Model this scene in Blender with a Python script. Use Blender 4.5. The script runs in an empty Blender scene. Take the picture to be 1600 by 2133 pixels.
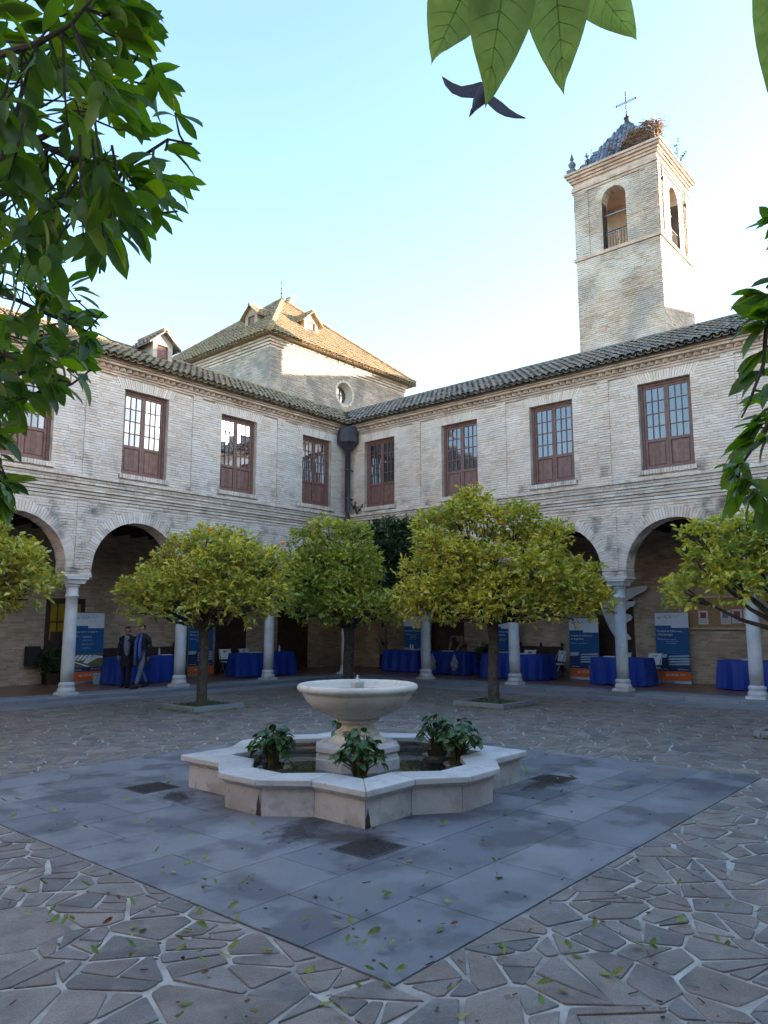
import bpy, math, random
import numpy as np
from mathutils import Vector, Matrix
R = math.radians
rng = random.Random(7)
SC = bpy.context.scene
COL = SC.collection

# ------------------------------------------------------------------ camera, sky, sun, exposure
HEAD, PITCH, CAMH, FPX = R(40.7065), R(8.4277), 1.8, 1559.1
cam = bpy.data.cameras.new('camera'); cam.sensor_fit = 'HORIZONTAL'; cam.sensor_width = 36
cam.lens = 36 * FPX / 1600; cam.clip_start = 0.05; cam.clip_end = 5000
camo = bpy.data.objects.new('camera', cam); COL.objects.link(camo)
camo.location = (0, 0, CAMH); camo.rotation_euler = (math.pi / 2 + PITCH, 0, HEAD - math.pi / 2)
SC.camera = camo
SUN_AZ, SUN_EL = R(-39), R(10.5)          # azimuth from +X towards +Y
sd = Vector((math.cos(SUN_AZ) * math.cos(SUN_EL), math.sin(SUN_AZ) * math.cos(SUN_EL), math.sin(SUN_EL)))
w = bpy.data.worlds.new('World'); SC.world = w; w.use_nodes = True
nt = w.node_tree; nt.nodes.clear()
sky = nt.nodes.new('ShaderNodeTexSky'); sky.sky_type = 'NISHITA'; sky.sun_disc = False
sky.sun_elevation = SUN_EL; sky.sun_rotation = math.atan2(sd.x, sd.y)
sky.altitude = 50; sky.air_density = 1.0; sky.dust_density = 0.75; sky.ozone_density = 1.6
bg = nt.nodes.new('ShaderNodeBackground'); bg.inputs[1].default_value = 0.13
out = nt.nodes.new('ShaderNodeOutputWorld'); nt.links.new(sky.outputs[0], bg.inputs[0]); nt.links.new(bg.outputs[0], out.inputs[0])
sun = bpy.data.lights.new('sun', 'SUN'); sun.energy = 5.0; sun.angle = R(0.5); sun.color = (1.0, 0.84, 0.64)
suno = bpy.data.objects.new('sun', sun); COL.objects.link(suno); suno.location = (60, -50, 30)
suno.rotation_euler = sd.to_track_quat('Z', 'Y').to_euler()
SC.view_settings.view_transform = 'Standard'; SC.view_settings.look = 'None'
SC.view_settings.exposure = 2.76; SC.view_settings.gamma = 1.0
SC.cycles.use_denoising = True; SC.cycles.max_bounces = 8; SC.cycles.diffuse_bounces = 4
SC.cycles.transparent_max_bounces = 8; SC.cycles.caustics_reflective = False; SC.cycles.caustics_refractive = False

def at(x, y, depth):
    """world point seen at pixel (x, y) of the 1600 px photograph, depth metres ahead"""
    u, v = (x - 800) / FPX * depth, -(y - 1066.5) / FPX * depth
    fw = depth * math.cos(PITCH) - v * math.sin(PITCH); up = depth * math.sin(PITCH) + v * math.cos(PITCH)
    return Vector((fw * math.cos(HEAD) + u * math.sin(HEAD), fw * math.sin(HEAD) - u * math.cos(HEAD), CAMH + up))
def proj(X, Y, Z):
    Z -= CAMH; fw = X * math.cos(HEAD) + Y * math.sin(HEAD); r = X * math.sin(HEAD) - Y * math.cos(HEAD)
    d = fw * math.cos(PITCH) + Z * math.sin(PITCH); v = -fw * math.sin(PITCH) + Z * math.cos(PITCH)
    return (800 + FPX * r / d, 1066.5 - FPX * v / d, d) if d > .05 else (9e9, 9e9, d)

# ------------------------------------------------------------------ materials
def srgb(h):
    return tuple((c / 12.92 if c <= .04045 else ((c + .055) / 1.055) ** 2.4) for c in (int(h[i:i + 2], 16) / 255 for i in (0, 2, 4)))
def mat(name, cols, rough=.8, namt=.22, nscale=3., bump=0., bscale=60., spec=.35, stain=None, fine=.0, fscale=90., metal=0., transl=None, coat=0.):
    """cols: colours picked per piece (face attribute rnd + object random); world-space noise varies them"""
    m = bpy.data.materials.new(name); m.use_nodes = True; t = m.node_tree; N = t.nodes; L = t.links
    b = N['Principled BSDF']; b.inputs['Roughness'].default_value = rough; b.inputs['Metallic'].default_value = metal
    b.inputs['Specular IOR Level'].default_value = spec; b.inputs['Coat Weight'].default_value = coat
    if isinstance(cols[0], (int, float)): cols = [cols]
    geo = N.new('ShaderNodeNewGeometry')
    if len(cols) > 1:
        at_ = N.new('ShaderNodeAttribute'); at_.attribute_name = 'rnd'; oi = N.new('ShaderNodeObjectInfo')
        ad = N.new('ShaderNodeMath'); ad.operation = 'ADD'; fr = N.new('ShaderNodeMath'); fr.operation = 'FRACT'
        L.new(at_.outputs['Fac'], ad.inputs[0]); L.new(oi.outputs['Random'], ad.inputs[1]); L.new(ad.outputs[0], fr.inputs[0])
        rp = N.new('ShaderNodeValToRGB'); e = rp.color_ramp.elements
        while len(e) < len(cols): e.new(.5)
        for i, c in enumerate(cols): e[i].position = i / (len(cols) - 1); e[i].color = (*c, 1)
        L.new(fr.outputs[0], rp.inputs[0]); col = rp.outputs[0]
    else:
        rgb = N.new('ShaderNodeRGB'); rgb.outputs[0].default_value = (*cols[0], 1); col = rgb.outputs[0]
    def noise(scale, detail=5):
        n = N.new('ShaderNodeTexNoise'); n.inputs['Scale'].default_value = scale; n.inputs['Detail'].default_value = detail
        L.new(geo.outputs['Position'], n.inputs['Vector']); return n
    def mulnoise(col, scale, amt):
        n = noise(scale); mr = N.new('ShaderNodeMapRange'); mr.inputs[1].default_value = .3; mr.inputs[2].default_value = .7
        mr.inputs[3].default_value = 1 - amt; mr.inputs[4].default_value = 1 + amt; L.new(n.outputs[0], mr.inputs[0])
        mx = N.new('ShaderNodeMix'); mx.data_type = 'RGBA'; mx.blend_type = 'MULTIPLY'; mx.inputs[0].default_value = 1
        L.new(col, mx.inputs[6]); L.new(mr.outputs[0], mx.inputs[7]); return mx.outputs[2]
    if namt: col = mulnoise(col, nscale, namt)
    if fine: col = mulnoise(col, fscale, fine)
    for st in (stain or []):      # (colour, noise scale, lo, hi, zlo, zhi, strength): a patchy stain between two heights
        sc_, ns, lo, hi, z0, z1, stg = st
        n = noise(ns, 7); mr = N.new('ShaderNodeMapRange'); mr.inputs[1].default_value = lo; mr.inputs[2].default_value = hi; mr.inputs[4].default_value = stg
        L.new(n.outputs[0], mr.inputs[0]); f = mr.outputs[0]
        if z0 is not None:
            sp = N.new('ShaderNodeSeparateXYZ'); L.new(geo.outputs['Position'], sp.inputs[0])
            mz = N.new('ShaderNodeMapRange'); mz.inputs[1].default_value = z0; mz.inputs[2].default_value = z1
            L.new(sp.outputs[2], mz.inputs[0]); mu = N.new('ShaderNodeMath'); mu.operation = 'MULTIPLY'
            L.new(f, mu.inputs[0]); L.new(mz.outputs[0], mu.inputs[1]); f = mu.outputs[0]
        mx = N.new('ShaderNodeMix'); mx.data_type = 'RGBA'; L.new(f, mx.inputs[0]); L.new(col, mx.inputs[6]); mx.inputs[7].default_value = (*sc_, 1); col = mx.outputs[2]
    L.new(col, b.inputs['Base Color'])
    if bump:
        n = noise(bscale, 6); bp = N.new('ShaderNodeBump'); bp.inputs['Strength'].default_value = bump; bp.inputs['Distance'].default_value = .01
        L.new(n.outputs[0], bp.inputs['Height']); L.new(bp.outputs[0], b.inputs['Normal'])
    if transl:
        o = N['Material Output']; tr = N.new('ShaderNodeBsdfTranslucent'); mxs = N.new('ShaderNodeMixShader'); mxs.inputs[0].default_value = transl
        hs = N.new('ShaderNodeHueSaturation'); hs.inputs['Saturation'].default_value = 1.15; hs.inputs['Value'].default_value = 1.5; L.new(col, hs.inputs['Color'])
        L.new(hs.outputs[0], tr.inputs[0]); L.new(b.outputs[0], mxs.inputs[1]); L.new(tr.outputs[0], mxs.inputs[2]); L.new(mxs.outputs[0], o.inputs[0])
    return m
LICHEN = (.055, .052, .045)
M = {}
M['brick'] = mat('whitewashed_brick', [(.66, .555, .47), (.72, .645, .58), (.60, .475, .385), (.70, .615, .54), (.64, .515, .42), (.74, .67, .61)], .9, .10, 1.3, .5, 55, .2,
                 [(LICHEN, 2.6, .50, .72, 6.3, 5.35, .75), ((.74, .67, .62), 1.1, .48, .66, None, 0, .5), ((.46, .30, .21), 5., .62, .75, None, 0, .35)], .08, 45)
M['brick_warm'] = mat('warm_whitewashed_brick', [(.71, .545, .43), (.78, .645, .535), (.64, .46, .345), (.76, .615, .495), (.69, .495, .375), (.79, .67, .57)], .9, .10, 1.3, .5, 55, .2,
                 [(LICHEN, 2.6, .48, .70, 6.3, 5.35, .8), ((.79, .675, .585), 1.1, .46, .64, None, 0, .55), ((.50, .32, .21), 5., .60, .75, None, 0, .35)], .08, 45)
M['mortar'] = mat('lime_mortar', (.53, .455, .385), .95, .35, 2.2, .5, 80, .2, [(LICHEN, 2.6, .50, .72, 6.2, 5.35, .6)])
M['redbrick'] = mat('cut_brick', [(.54, .38, .29), (.60, .46, .37), (.48, .32, .23), (.58, .49, .41)], .9, .2, 2., .4, 60, .2, [(LICHEN, 3., .6, .78, None, 0, .35)])
M['moulding'] = mat('moulding_brick', [(.60, .49, .40), (.68, .60, .52), (.54, .42, .33), (.64, .555, .47)], .9, .15, 2., .5, 60, .2, [(LICHEN, 3., .58, .75, None, 0, .45)])
M['tower_brick'] = mat('tower_brick', [(.540, .432, .333), (.594, .495, .396), (.450, .315, .216), (.558, .468, .387), (.495, .369, .270)], .9, .2, .8, .4, 50, .2,
                       [((.36, .34, .31), .9, .52, .66, None, 0, .7), ((.70, .64, .56), .6, .52, .6, None, 0, .6)])
M['tower_mortar'] = mat('tower_mortar', (.40, .33, .27), .95, .4, 1.2, .4, 60, .2, [((.62, .56, .48), .8, .5, .58, None, 0, .85)])
M['church_brick'] = mat('church_brick', [(.476, .399, .323), (.527, .459, .391), (.391, .306, .238), (.468, .408, .357)], .9, .22, 1., .5, 50, .2, [((.24, .23, .21), 1.3, .48, .62, None, 0, .7)])
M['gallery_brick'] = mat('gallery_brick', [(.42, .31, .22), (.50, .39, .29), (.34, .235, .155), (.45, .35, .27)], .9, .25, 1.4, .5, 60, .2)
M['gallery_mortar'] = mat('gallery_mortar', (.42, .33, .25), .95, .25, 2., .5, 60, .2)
M['tile'] = mat('barrel_tile', [(.20, .165, .135), (.28, .215, .16), (.15, .135, .12), (.25, .22, .19), (.31, .20, .13)], .85, .3, 5., .5, 90, .25,
                [((.10, .10, .09), 6., .5, .65, None, 0, .6), ((.30, .22, .05), 3.5, .60, .72, None, 0, .5)])
M['tile_moss'] = mat('mossy_barrel_tile', [(.25, .19, .125), (.33, .245, .155), (.19, .15, .11), (.29, .235, .165), (.36, .235, .14)], .85, .3, 5., .5, 90, .25,
                [((.12, .11, .085), 6., .52, .66, None, 0, .6), ((.34, .25, .06), 3.5, .54, .68, None, 0, .55)])
M['tile_yellow'] = mat('lichen_barrel_tile', [(.32, .225, .13), (.36, .27, .17), (.27, .18, .10), (.31, .25, .17)], .85, .3, 5., .5, 90, .25,
                       [((.16, .14, .11), 6., .55, .7, None, 0, .5), ((.42, .29, .06), 2.5, .5, .72, None, 0, .5)])
M['wood'] = mat('red_brown_wood', [(.185, .09, .07), (.215, .11, .087), (.16, .076, .06)], .55, .2, 8., .25, 70, .35, None, .15, 40)
M['darkwood'] = mat('dark_wood', [(.045, .024, .016), (.06, .03, .02)], .6, .25, 6., .2, 50, .3)
M['marble'] = mat('pale_marble', [(.50, .505, .51), (.56, .55, .535)], .45, .16, 3., .15, 30, .4, [((.42, .38, .33), 5., .58, .75, None, 0, .5)])
M['fountain'] = mat('fountain_marble', [(.46, .445, .42), (.54, .53, .51), (.43, .42, .41), (.50, .475, .44)], .5, .14, 2.2, .2, 25, .4,
                    [((.27, .22, .17), 4., .46, .66, .20, 0., .85), ((.36, .35, .33), 8., .52, .66, None, 0, .6), ((.20, .18, .15), 14., .62, .72, None, 0, .5)], .10, 120)
M['bowl'] = mat('bowl_marble', (.60, .56, .485), .5, .14, 3., .3, 40, .4, [((.30, .28, .21), 6., .46, .68, 1.03, .72, .75), ((.36, .33, .28), 11., .56, .68, None, 0, .5)], .06, 80)
M['stone'] = mat('paving_stone', [(.165, .143, .126), (.215, .188, .165), (.13, .121, .116), (.20, .163, .134), (.162, .152, .146), (.235, .203, .172), (.178, .15, .13), (.145, .135, .132)], .6, .25, 3., .9, 24, .4,
                 [((.09, .083, .08), 4., .52, .68, None, 0, .55), ((.26, .235, .21), 7., .56, .7, None, 0, .45)], .25, 110)
M['joint'] = mat('paving_joint_mortar', (.37, .35, .32), .9, .4, 4., .5, 90, .3)
M['granite'] = mat('grey_granite', [(.145, .151, .172), (.205, .21, .225), (.12, .126, .146), (.172, .179, .198)], .5, .16, .9, .2, 200, .45,
                   [((.045, .048, .06), 1.6, .50, .58, None, 0, .6), ((.25, .255, .265), 2.1, .53, .66, None, 0, .5), ((.17, .14, .11), .9, .6, .72, None, 0, .5)], .25, 260)
M['granite_joint'] = mat('granite_joint', (.07, .07, .075), .9, .2, 4., .3, 90)
M['kerb'] = mat('kerb_granite', [(.20, .21, .23), (.24, .25, .27), (.17, .18, .20)], .6, .15, 2., .3, 120, .4, None, .15, 200)
M['terracotta'] = mat('terracotta_floor', (.22, .115, .075), .32, .25, 2.5, .15, 20, .5)
M['soil'] = mat('far_soil', (.16, .13, .10), .95, .3, .5)
M['earth'] = mat('planter_earth', (.05, .045, .03), .95, .4, 8., .6, 40)
M['iron'] = mat('grate_iron', (.05, .042, .04), .6, .3, 20., .3, 80, .4, metal=.4)
M['zinc'] = mat('painted_zinc', (.045, .042, .055), .45, .2, 5., .1, 30, .4)
M['black'] = mat('black_plastic', (.012, .012, .014), .5, .1)
M['bark'] = mat('orange_bark', (.075, .062, .05), .9, .35, 14., .8, 60, .2)
M['leaf'] = mat('leaf_crown', [(.15, .20, .045), (.32, .33, .055), (.58, .50, .075), (.20, .26, .05), (.74, .58, .085), (.42, .42, .065)], .36, .15, 1.2, 0, 1, .6, transl=.28)
M['leaf_g'] = mat('leaf_crown_green', [(.19, .25, .05), (.33, .37, .06), (.62, .54, .075), (.22, .29, .055), (.50, .48, .07)], .38, .15, 1.2, 0, 1, .55, transl=.28)
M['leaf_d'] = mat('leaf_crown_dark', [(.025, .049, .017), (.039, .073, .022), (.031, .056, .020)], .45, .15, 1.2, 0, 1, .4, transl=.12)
M['leaf_fg'] = mat('leaf_near', [(.075, .15, .022), (.125, .22, .03), (.06, .12, .026), (.095, .18, .024), (.20, .28, .035)], .4, .12, 8., .15, 60, .4, transl=.5)
M['leaf_top'] = mat('leaf_overhead', [(.27, .36, .10), (.29, .38, .11)], .5, .2, 55., .3, 45, .3, [((.17, .25, .05), 18., .5, .7, None, 0, .4)], transl=.65)
M['leaf_y'] = mat('leaf_yellowed', (.42, .32, .04), .4, .2, 20., transl=.4)
M['fallen'] = mat('fallen_leaf', [(.16, .22, .05), (.22, .27, .08), (.11, .17, .035), (.30, .30, .10), (.19, .25, .06)], .55, .25, 40., .2, 60, .35, transl=.2)
M['fallen_b'] = mat('fallen_leaf_brown', [(.14, .06, .025), (.10, .045, .02)], .8, .25, 40.)
M['pondleaf'] = mat('pond_plant_leaf', [(.03, .085, .022), (.05, .12, .028), (.036, .10, .024), (.10, .14, .03)], .38, .15, 10., .1, 40, .5, transl=.15)
M['stalk'] = mat('pond_plant_stalk', [(.05, .07, .02), (.16, .13, .05)], .6, .2)
M['orange'] = mat('orange_peel', (.75, .22, .02), .45, .1, 20., .2, 150)
M['grass'] = mat('planter_grass', [(.05, .09, .02), (.08, .13, .03), (.12, .14, .04)], .6, .2, transl=.2)
M['cloth'] = mat('blue_tablecloth', (.003, .032, .25), .55, .12, 3., .1, 20, .4)
M['white'] = mat('white_plastic', (.62, .63, .65), .45, .06)
M['steel'] = mat('grey_steel', (.25, .25, .26), .4, .1, metal=.7)
M['b_white'] = mat('banner_white', (.62, .63, .70), .6, .03)
M['b_blue'] = mat('banner_blue', (.012, .085, .23), .55, .08)
M['b_orange'] = mat('banner_orange', (.62, .12, .025), .55, .06)
M['b_navy'] = mat('banner_navy', (.012, .035, .11), .55, .08)
M['b_olive'] = mat('banner_photo_field', (.13, .12, .045), .6, .3, 8.)
M['b_pale'] = mat('banner_photo_pale', (.32, .42, .50), .6, .15, 9.)
M['b_text'] = mat('banner_print_white', (.66, .68, .72), .6, .0)
M['b_grey'] = mat('banner_print_grey', (.16, .18, .24), .6, .0)
M['dove'] = mat('dove_white_board', (.58, .58, .62), .6, .1, 5.)
M['cork'] = mat('notice_board_cork', (.34, .21, .10), .85, .15, 20.)
M['paper'] = mat('poster_paper', (.60, .56, .58), .7, .05)
M['poster_red'] = mat('poster_red_print', (.22, .07, .06), .7, .2, 30.)
M['amber'] = mat('amber_glass', (.30, .20, .02), .2, .2, 4.)
M['coat'] = mat('dark_coat', (.012, .012, .018), .8, .2, 20., .3, 80)
M['trouser'] = mat('grey_blue_trousers', (.12, .14, .20), .8, .2, 12., .3, 80)
M['trouser_d'] = mat('black_trousers', (.012, .011, .013), .8, .2, 12.)
M['scarf'] = mat('blue_scarf', (.07, .12, .34), .8, .2, 30.)
M['scarf_g'] = mat('grey_shawl', (.16, .20, .27), .8, .2, 30.)
M['skin'] = mat('skin', (.36, .20, .14), .6, .05)
M['hair'] = mat('dark_hair', (.018, .012, .01), .6, .1)
M['beige_coat'] = mat('beige_jacket', (.20, .15, .10), .8, .2)
M['twig'] = mat('nest_twigs', [(.24, .16, .11), (.32, .22, .15), (.17, .11, .08)], .9, .2)
M['feather'] = mat('white_feather', (.72, .70, .66), .8, .05)
M['feather_b'] = mat('black_feather', (.02, .02, .022), .7, .05)
M['beak'] = mat('red_beak', (.40, .07, .03), .5, .05)
M['bird'] = mat('dark_plumage', [(.03, .03, .042), (.05, .05, .065)], .7, .3, 40.)
M['azulejo'] = mat('glazed_roof_tile', [(.08, .09, .13), (.12, .13, .17), (.34, .34, .36), (.10, .11, .15), (.26, .27, .30)], .35, .2, 3., 0, 1, .5)
M['lead'] = mat('lead_grey', (.13, .13, .15), .6, .2)
M['bottle'] = mat('clear_bottle_plastic', (.45, .48, .52), .15, .05, spec=.6)
M['bag'] = mat('plastic_bag', (.22, .25, .32), .25, .2, 12., .6, 25, .6)
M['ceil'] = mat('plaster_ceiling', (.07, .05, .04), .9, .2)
def glass_mat(name, tint, mixv):
    m = bpy.data.materials.new(name); m.use_nodes = True; t = m.node_tree; N = t.nodes; b = N['Principled BSDF']
    b.inputs['Base Color'].default_value = (*tint, 1); b.inputs['Roughness'].default_value = .25
    g = N.new('ShaderNodeBsdfGlossy'); g.inputs['Roughness'].default_value = .015; g.inputs['Color'].default_value = (.92, .95, 1, 1)
    lw = N.new('ShaderNodeLayerWeight'); lw.inputs[0].default_value = mixv
    mx = N.new('ShaderNodeMixShader'); t.links.new(lw.outputs['Fresnel'], mx.inputs[0]); t.links.new(b.outputs[0], mx.inputs[1]); t.links.new(g.outputs[0], mx.inputs[2])
    nz = N.new('ShaderNodeTexNoise'); nz.inputs['Scale'].default_value = 3.; geo = N.new('ShaderNodeNewGeometry'); t.links.new(geo.outputs['Position'], nz.inputs['Vector'])
    bp = N.new('ShaderNodeBump'); bp.inputs['Strength'].default_value = .08; bp.inputs['Distance'].default_value = .01; t.links.new(nz.outputs[0], bp.inputs['Height']); t.links.new(bp.outputs[0], g.inputs['Normal'])
    t.links.new(mx.outputs[0], N['Material Output'].inputs[0]); return m
M['glass'] = glass_mat('window_glass', (.012, .014, .018), .42)
M['water'] = glass_mat('pond_water', (.012, .014, .013), .22)

# ------------------------------------------------------------------ mesh helpers
class MB:
    def __init__(s): s.v = []; s.f = []; s.r = []
    def face(s, pts, r=0.):
        n = len(s.v); s.v += [tuple(p) for p in pts]; s.f.append(tuple(range(n, n + len(pts)))); s.r.append(r)
    def hexa(s, p, r=0., skip=()):
        """p: 8 points, bottom 0-3 then top 4-7"""
        n = len(s.v); s.v += [tuple(q) for q in p]
        for i, f in enumerate(((3, 2, 1, 0), (4, 5, 6, 7), (0, 1, 5, 4), (1, 2, 6, 5), (2, 3, 7, 6), (3, 0, 4, 7))):
            if i in skip: continue
            s.f.append(tuple(n + k for k in f)); s.r.append(r)
    def box(s, x0, x1, y0, y1, z0, z1, r=0.):
        s.hexa([(x0, y0, z0), (x1, y0, z0), (x1, y1, z0), (x0, y1, z0), (x0, y0, z1), (x1, y0, z1), (x1, y1, z1), (x0, y1, z1)], r)
    def pbox(s, P, s0, s1, d0, d1, z0, z1, r=0.):
        s.hexa([P(s0, d0, z0), P(s1, d0, z0), P(s1, d1, z0), P(s0, d1, z0), P(s0, d0, z1), P(s1, d0, z1), P(s1, d1, z1), P(s0, d1, z1)], r)
    def prism(s, poly, z0, z1, r=0., inset=0.):
        n = len(s.v); k = len(poly)
        s.v += [(x, y, z0) for x, y in poly]
        if inset:
            cx = sum(p[0] for p in poly) / k; cy = sum(p[1] for p in poly) / k
            poly2 = [(x + (cx - x) * inset, y + (cy - y) * inset) for x, y in poly]
        else: poly2 = poly
        s.v += [(x, y, z1) for x, y in poly2]
        s.f.append(tuple(range(n + k, n + 2 * k))); s.r.append(r)
        for i in range(k):
            j = (i + 1) % k; s.f.append((n + i, n + j, n + k + j, n + k + i)); s.r.append(r)
    def lathe(s, prof, n=24, c=(0, 0, 0), r=0., cap=True):
        b = len(s.v)
        for (rad, z) in prof:
            for i in range(n):
                a = 2 * math.pi * i / n; s.v.append((c[0] + rad * math.cos(a), c[1] + rad * math.sin(a), c[2] + z))
        for j in range(len(prof) - 1):
            for i in range(n):
                k = (i + 1) % n; s.f.append((b + j * n + i, b + j * n + k, b + (j + 1) * n + k, b + (j + 1) * n + i)); s.r.append(r)
        if cap:
            s.f.append(tuple(b + i for i in reversed(range(n)))); s.r.append(r)
            t = b + (len(prof) - 1) * n; s.f.append(tuple(t + i for i in range(n))); s.r.append(r)
    def tube(s, pts, rads, n=7, r=0., cap=True):
        b = len(s.v); pts = [Vector(p) for p in pts]; m = len(pts)
        if not hasattr(rads, '__len__'): rads = [rads] * m
        for i, p in enumerate(pts):
            d = (pts[min(i + 1, m - 1)] - pts[max(i - 1, 0)])
            d = d.normalized() if d.length > 1e-9 else Vector((0, 0, 1))
            a = d.cross(Vector((0, 0, 1))) if abs(d.z) < .95 else d.cross(Vector((1, 0, 0))); a.normalize(); c = d.cross(a)
            for k in range(n):
                t = 2 * math.pi * k / n; s.v.append(tuple(p + (a * math.cos(t) + c * math.sin(t)) * rads[i]))
        for i in range(m - 1):
            for k in range(n):
                q = (k + 1) % n; s.f.append((b + i * n + k, b + i * n + q, b + (i + 1) * n + q, b + (i + 1) * n + k)); s.r.append(r)
        if cap:
            s.f.append(tuple(b + k for k in range(n))); s.r.append(r); t = b + (m - 1) * n; s.f.append(tuple(t + k for k in range(n))); s.r.append(r)
    def ball(s, c, rx, ry=None, rz=None, n=10, m=7, r=0.):
        ry = ry or rx; rz = rz or rx; b = len(s.v)
        for j in range(m + 1):
            t = math.pi * j / m
            for i in range(n):
                a = 2 * math.pi * i / n; s.v.append((c[0] + rx * math.sin(t) * math.cos(a), c[1] + ry * math.sin(t) * math.sin(a), c[2] - rz * math.cos(t)))
        for j in range(m):
            for i in range(n):
                k = (i + 1) % n; s.f.append((b + j * n + i, b + j * n + k, b + (j + 1) * n + k, b + (j + 1) * n + i)); s.r.append(r)
    def mesh(s, name, m, smooth=False):
        me = bpy.data.meshes.new(name); me.from_pydata(s.v, [], s.f); me.materials.append(M[m] if isinstance(m, str) else m)
        if any(s.r): a = me.attributes.new('rnd', 'FLOAT', 'FACE'); a.data.foreach_set('value', s.r)
        if smooth: me.polygons.foreach_set('use_smooth', [True] * len(me.polygons))
        me.update(); return me
    def build(s, name, m, parent=None, smooth=False, loc=None, kind=None):
        o = bpy.data.objects.new(name, s.mesh(name, m, smooth)); COL.objects.link(o)
        if loc is not None: o.location = loc
        if parent is not None: o.parent = parent
        if kind: o['kind'] = kind
        return o
def inst(name, me, parent, mw):
    o = bpy.data.objects.new(name, me); COL.objects.link(o); o.matrix_local = mw
    if parent is not None: o.parent = parent; o.matrix_local = mw
    return o
def empty(name, loc=(0, 0, 0)):
    o = bpy.data.objects.new(name, None); COL.objects.link(o); o.location = loc; o.empty_display_size = .2; return o
def tag(o, label, cat, group=None):
    o['label'] = label; o['category'] = cat
    if group: o['group'] = group
    return o
def local(root, p): return Vector(p) - root.location
def bevel(o, wdt=.008, seg=2):
    b = o.modifiers.new('bevel', 'BEVEL'); b.width = wdt; b.segments = seg; b.limit_method = 'ANGLE'; return o
def frame_m(o, x, y, z):
    m = Matrix.Identity(4)
    for i, a in enumerate((x, y, z)): m[0][i], m[1][i], m[2][i] = a
    m.translation = o; return m

# ------------------------------------------------------------------ brick field
def bricks(mb, P, s0, s1, z0, z1, blocked=None, d0=0., prot=(.004, .014), course=.066, bl=.27, jit=.004, joint=.012, minlen=.05, vj=.005):
    """rows of separate bricks on a wall; P(s, d, z) maps to the world, blocked(z) lists the intervals left open"""
    z = z0; row = 0
    while z + course <= z1 + 1e-6:
        iv = [(s0, s1)]
        for a, b in (blocked(z + course / 2) if blocked else []):
            nv = []
            for p, q in iv:
                if b <= p or a >= q: nv.append((p, q)); continue
                if a > p: nv.append((p, a))
                if b < q: nv.append((b, q))
            iv = nv
        for p, q in iv:
            s = p; first = True
            while s < q - .004:
                L = bl * rng.uniform(.8, 1.25) if rng.random() > .15 else bl * .5
                if first and row % 2: L *= .5
                first = False; e = min(s + L, q)
                if q - e < minlen: e = q
                d = d0 - rng.uniform(*prot); a = s + vj / 2 if s > p else s; b = e - vj / 2 if e < q else e
                if b - a > .02:
                    j = lambda: rng.uniform(-jit, jit)
                    zb, zt = z + .004, z + course - joint * .7
                    za, zc, ze, zf = zb + j(), zb + j(), zt + j(), zt + j()
                    mb.hexa([P(a, d, za), P(b, d, zc), P(b, d0 + .012, zc), P(a, d0 + .012, za), P(a, d + j(), ze), P(b, d + j(), zf), P(b, d0 + .012, zf), P(a, d0 + .012, ze)], rng.random(), skip=(4,))
                s = e
        z += course; row += 1
def arch_blocked(sc, hw, zs, zb=0.):
    def f(z):
        if z < zb: return []
        if z <= zs: return [(sc - hw, sc + hw)]
        h = z - zs
        if h < hw: w_ = math.sqrt(hw * hw - h * h); return [(sc - w_, sc + w_)]
        return []
    return f
def arch_ring(mb, P, sc, r, zs, th=.28, d0=0., w_=.066, dep=.05, a0=0., a1=math.pi, prot=(.004, .014), back=None):
    n = max(6, int((a1 - a0) * r / w_))
    for i in range(n):
        t0 = a0 + (a1 - a0) * (i + .06) / n; t1 = a0 + (a1 - a0) * (i + .94) / n; d = d0 - rng.uniform(*prot); tt = th * rng.uniform(.93, 1.05); ri = r - rng.uniform(0, .008)
        q = lambda t, rr, dd: P(sc + rr * math.cos(t), dd, zs + rr * math.sin(t))
        bk = d0 + dep if back is None else back
        mb.hexa([q(t0, ri, d), q(t1, ri, d), q(t1, ri, bk), q(t0, ri, bk), q(t0, r + tt, d), q(t1, r + tt, d), q(t1, r + tt, bk), q(t0, r + tt, bk)], rng.random())
def arch_wall(mb, P, s0, s1, z0, z1, sc, hw, zb, zs, d0, d1, n=28):
    """a wall panel with a round-headed opening, real thickness"""
    mb.pbox(P, s0, sc - hw, d0, d1, z0, z1); mb.pbox(P, sc + hw, s1, d0, d1, z0, z1)
    if zb > z0: mb.pbox(P, sc - hw, sc + hw, d0, d1, z0, zb)
    pts = [(sc - hw * math.cos(math.pi * i / n), zs + hw * math.sin(math.pi * i / n)) for i in range(n + 1)]
    for (a, za), (b, zc) in zip(pts, pts[1:]):
        mb.hexa([P(a, d0, za), P(b, d0, zc), P(b, d1, zc), P(a, d1, za), P(a, d0, z1), P(b, d0, z1), P(b, d1, z1), P(a, d1, z1)])

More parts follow.
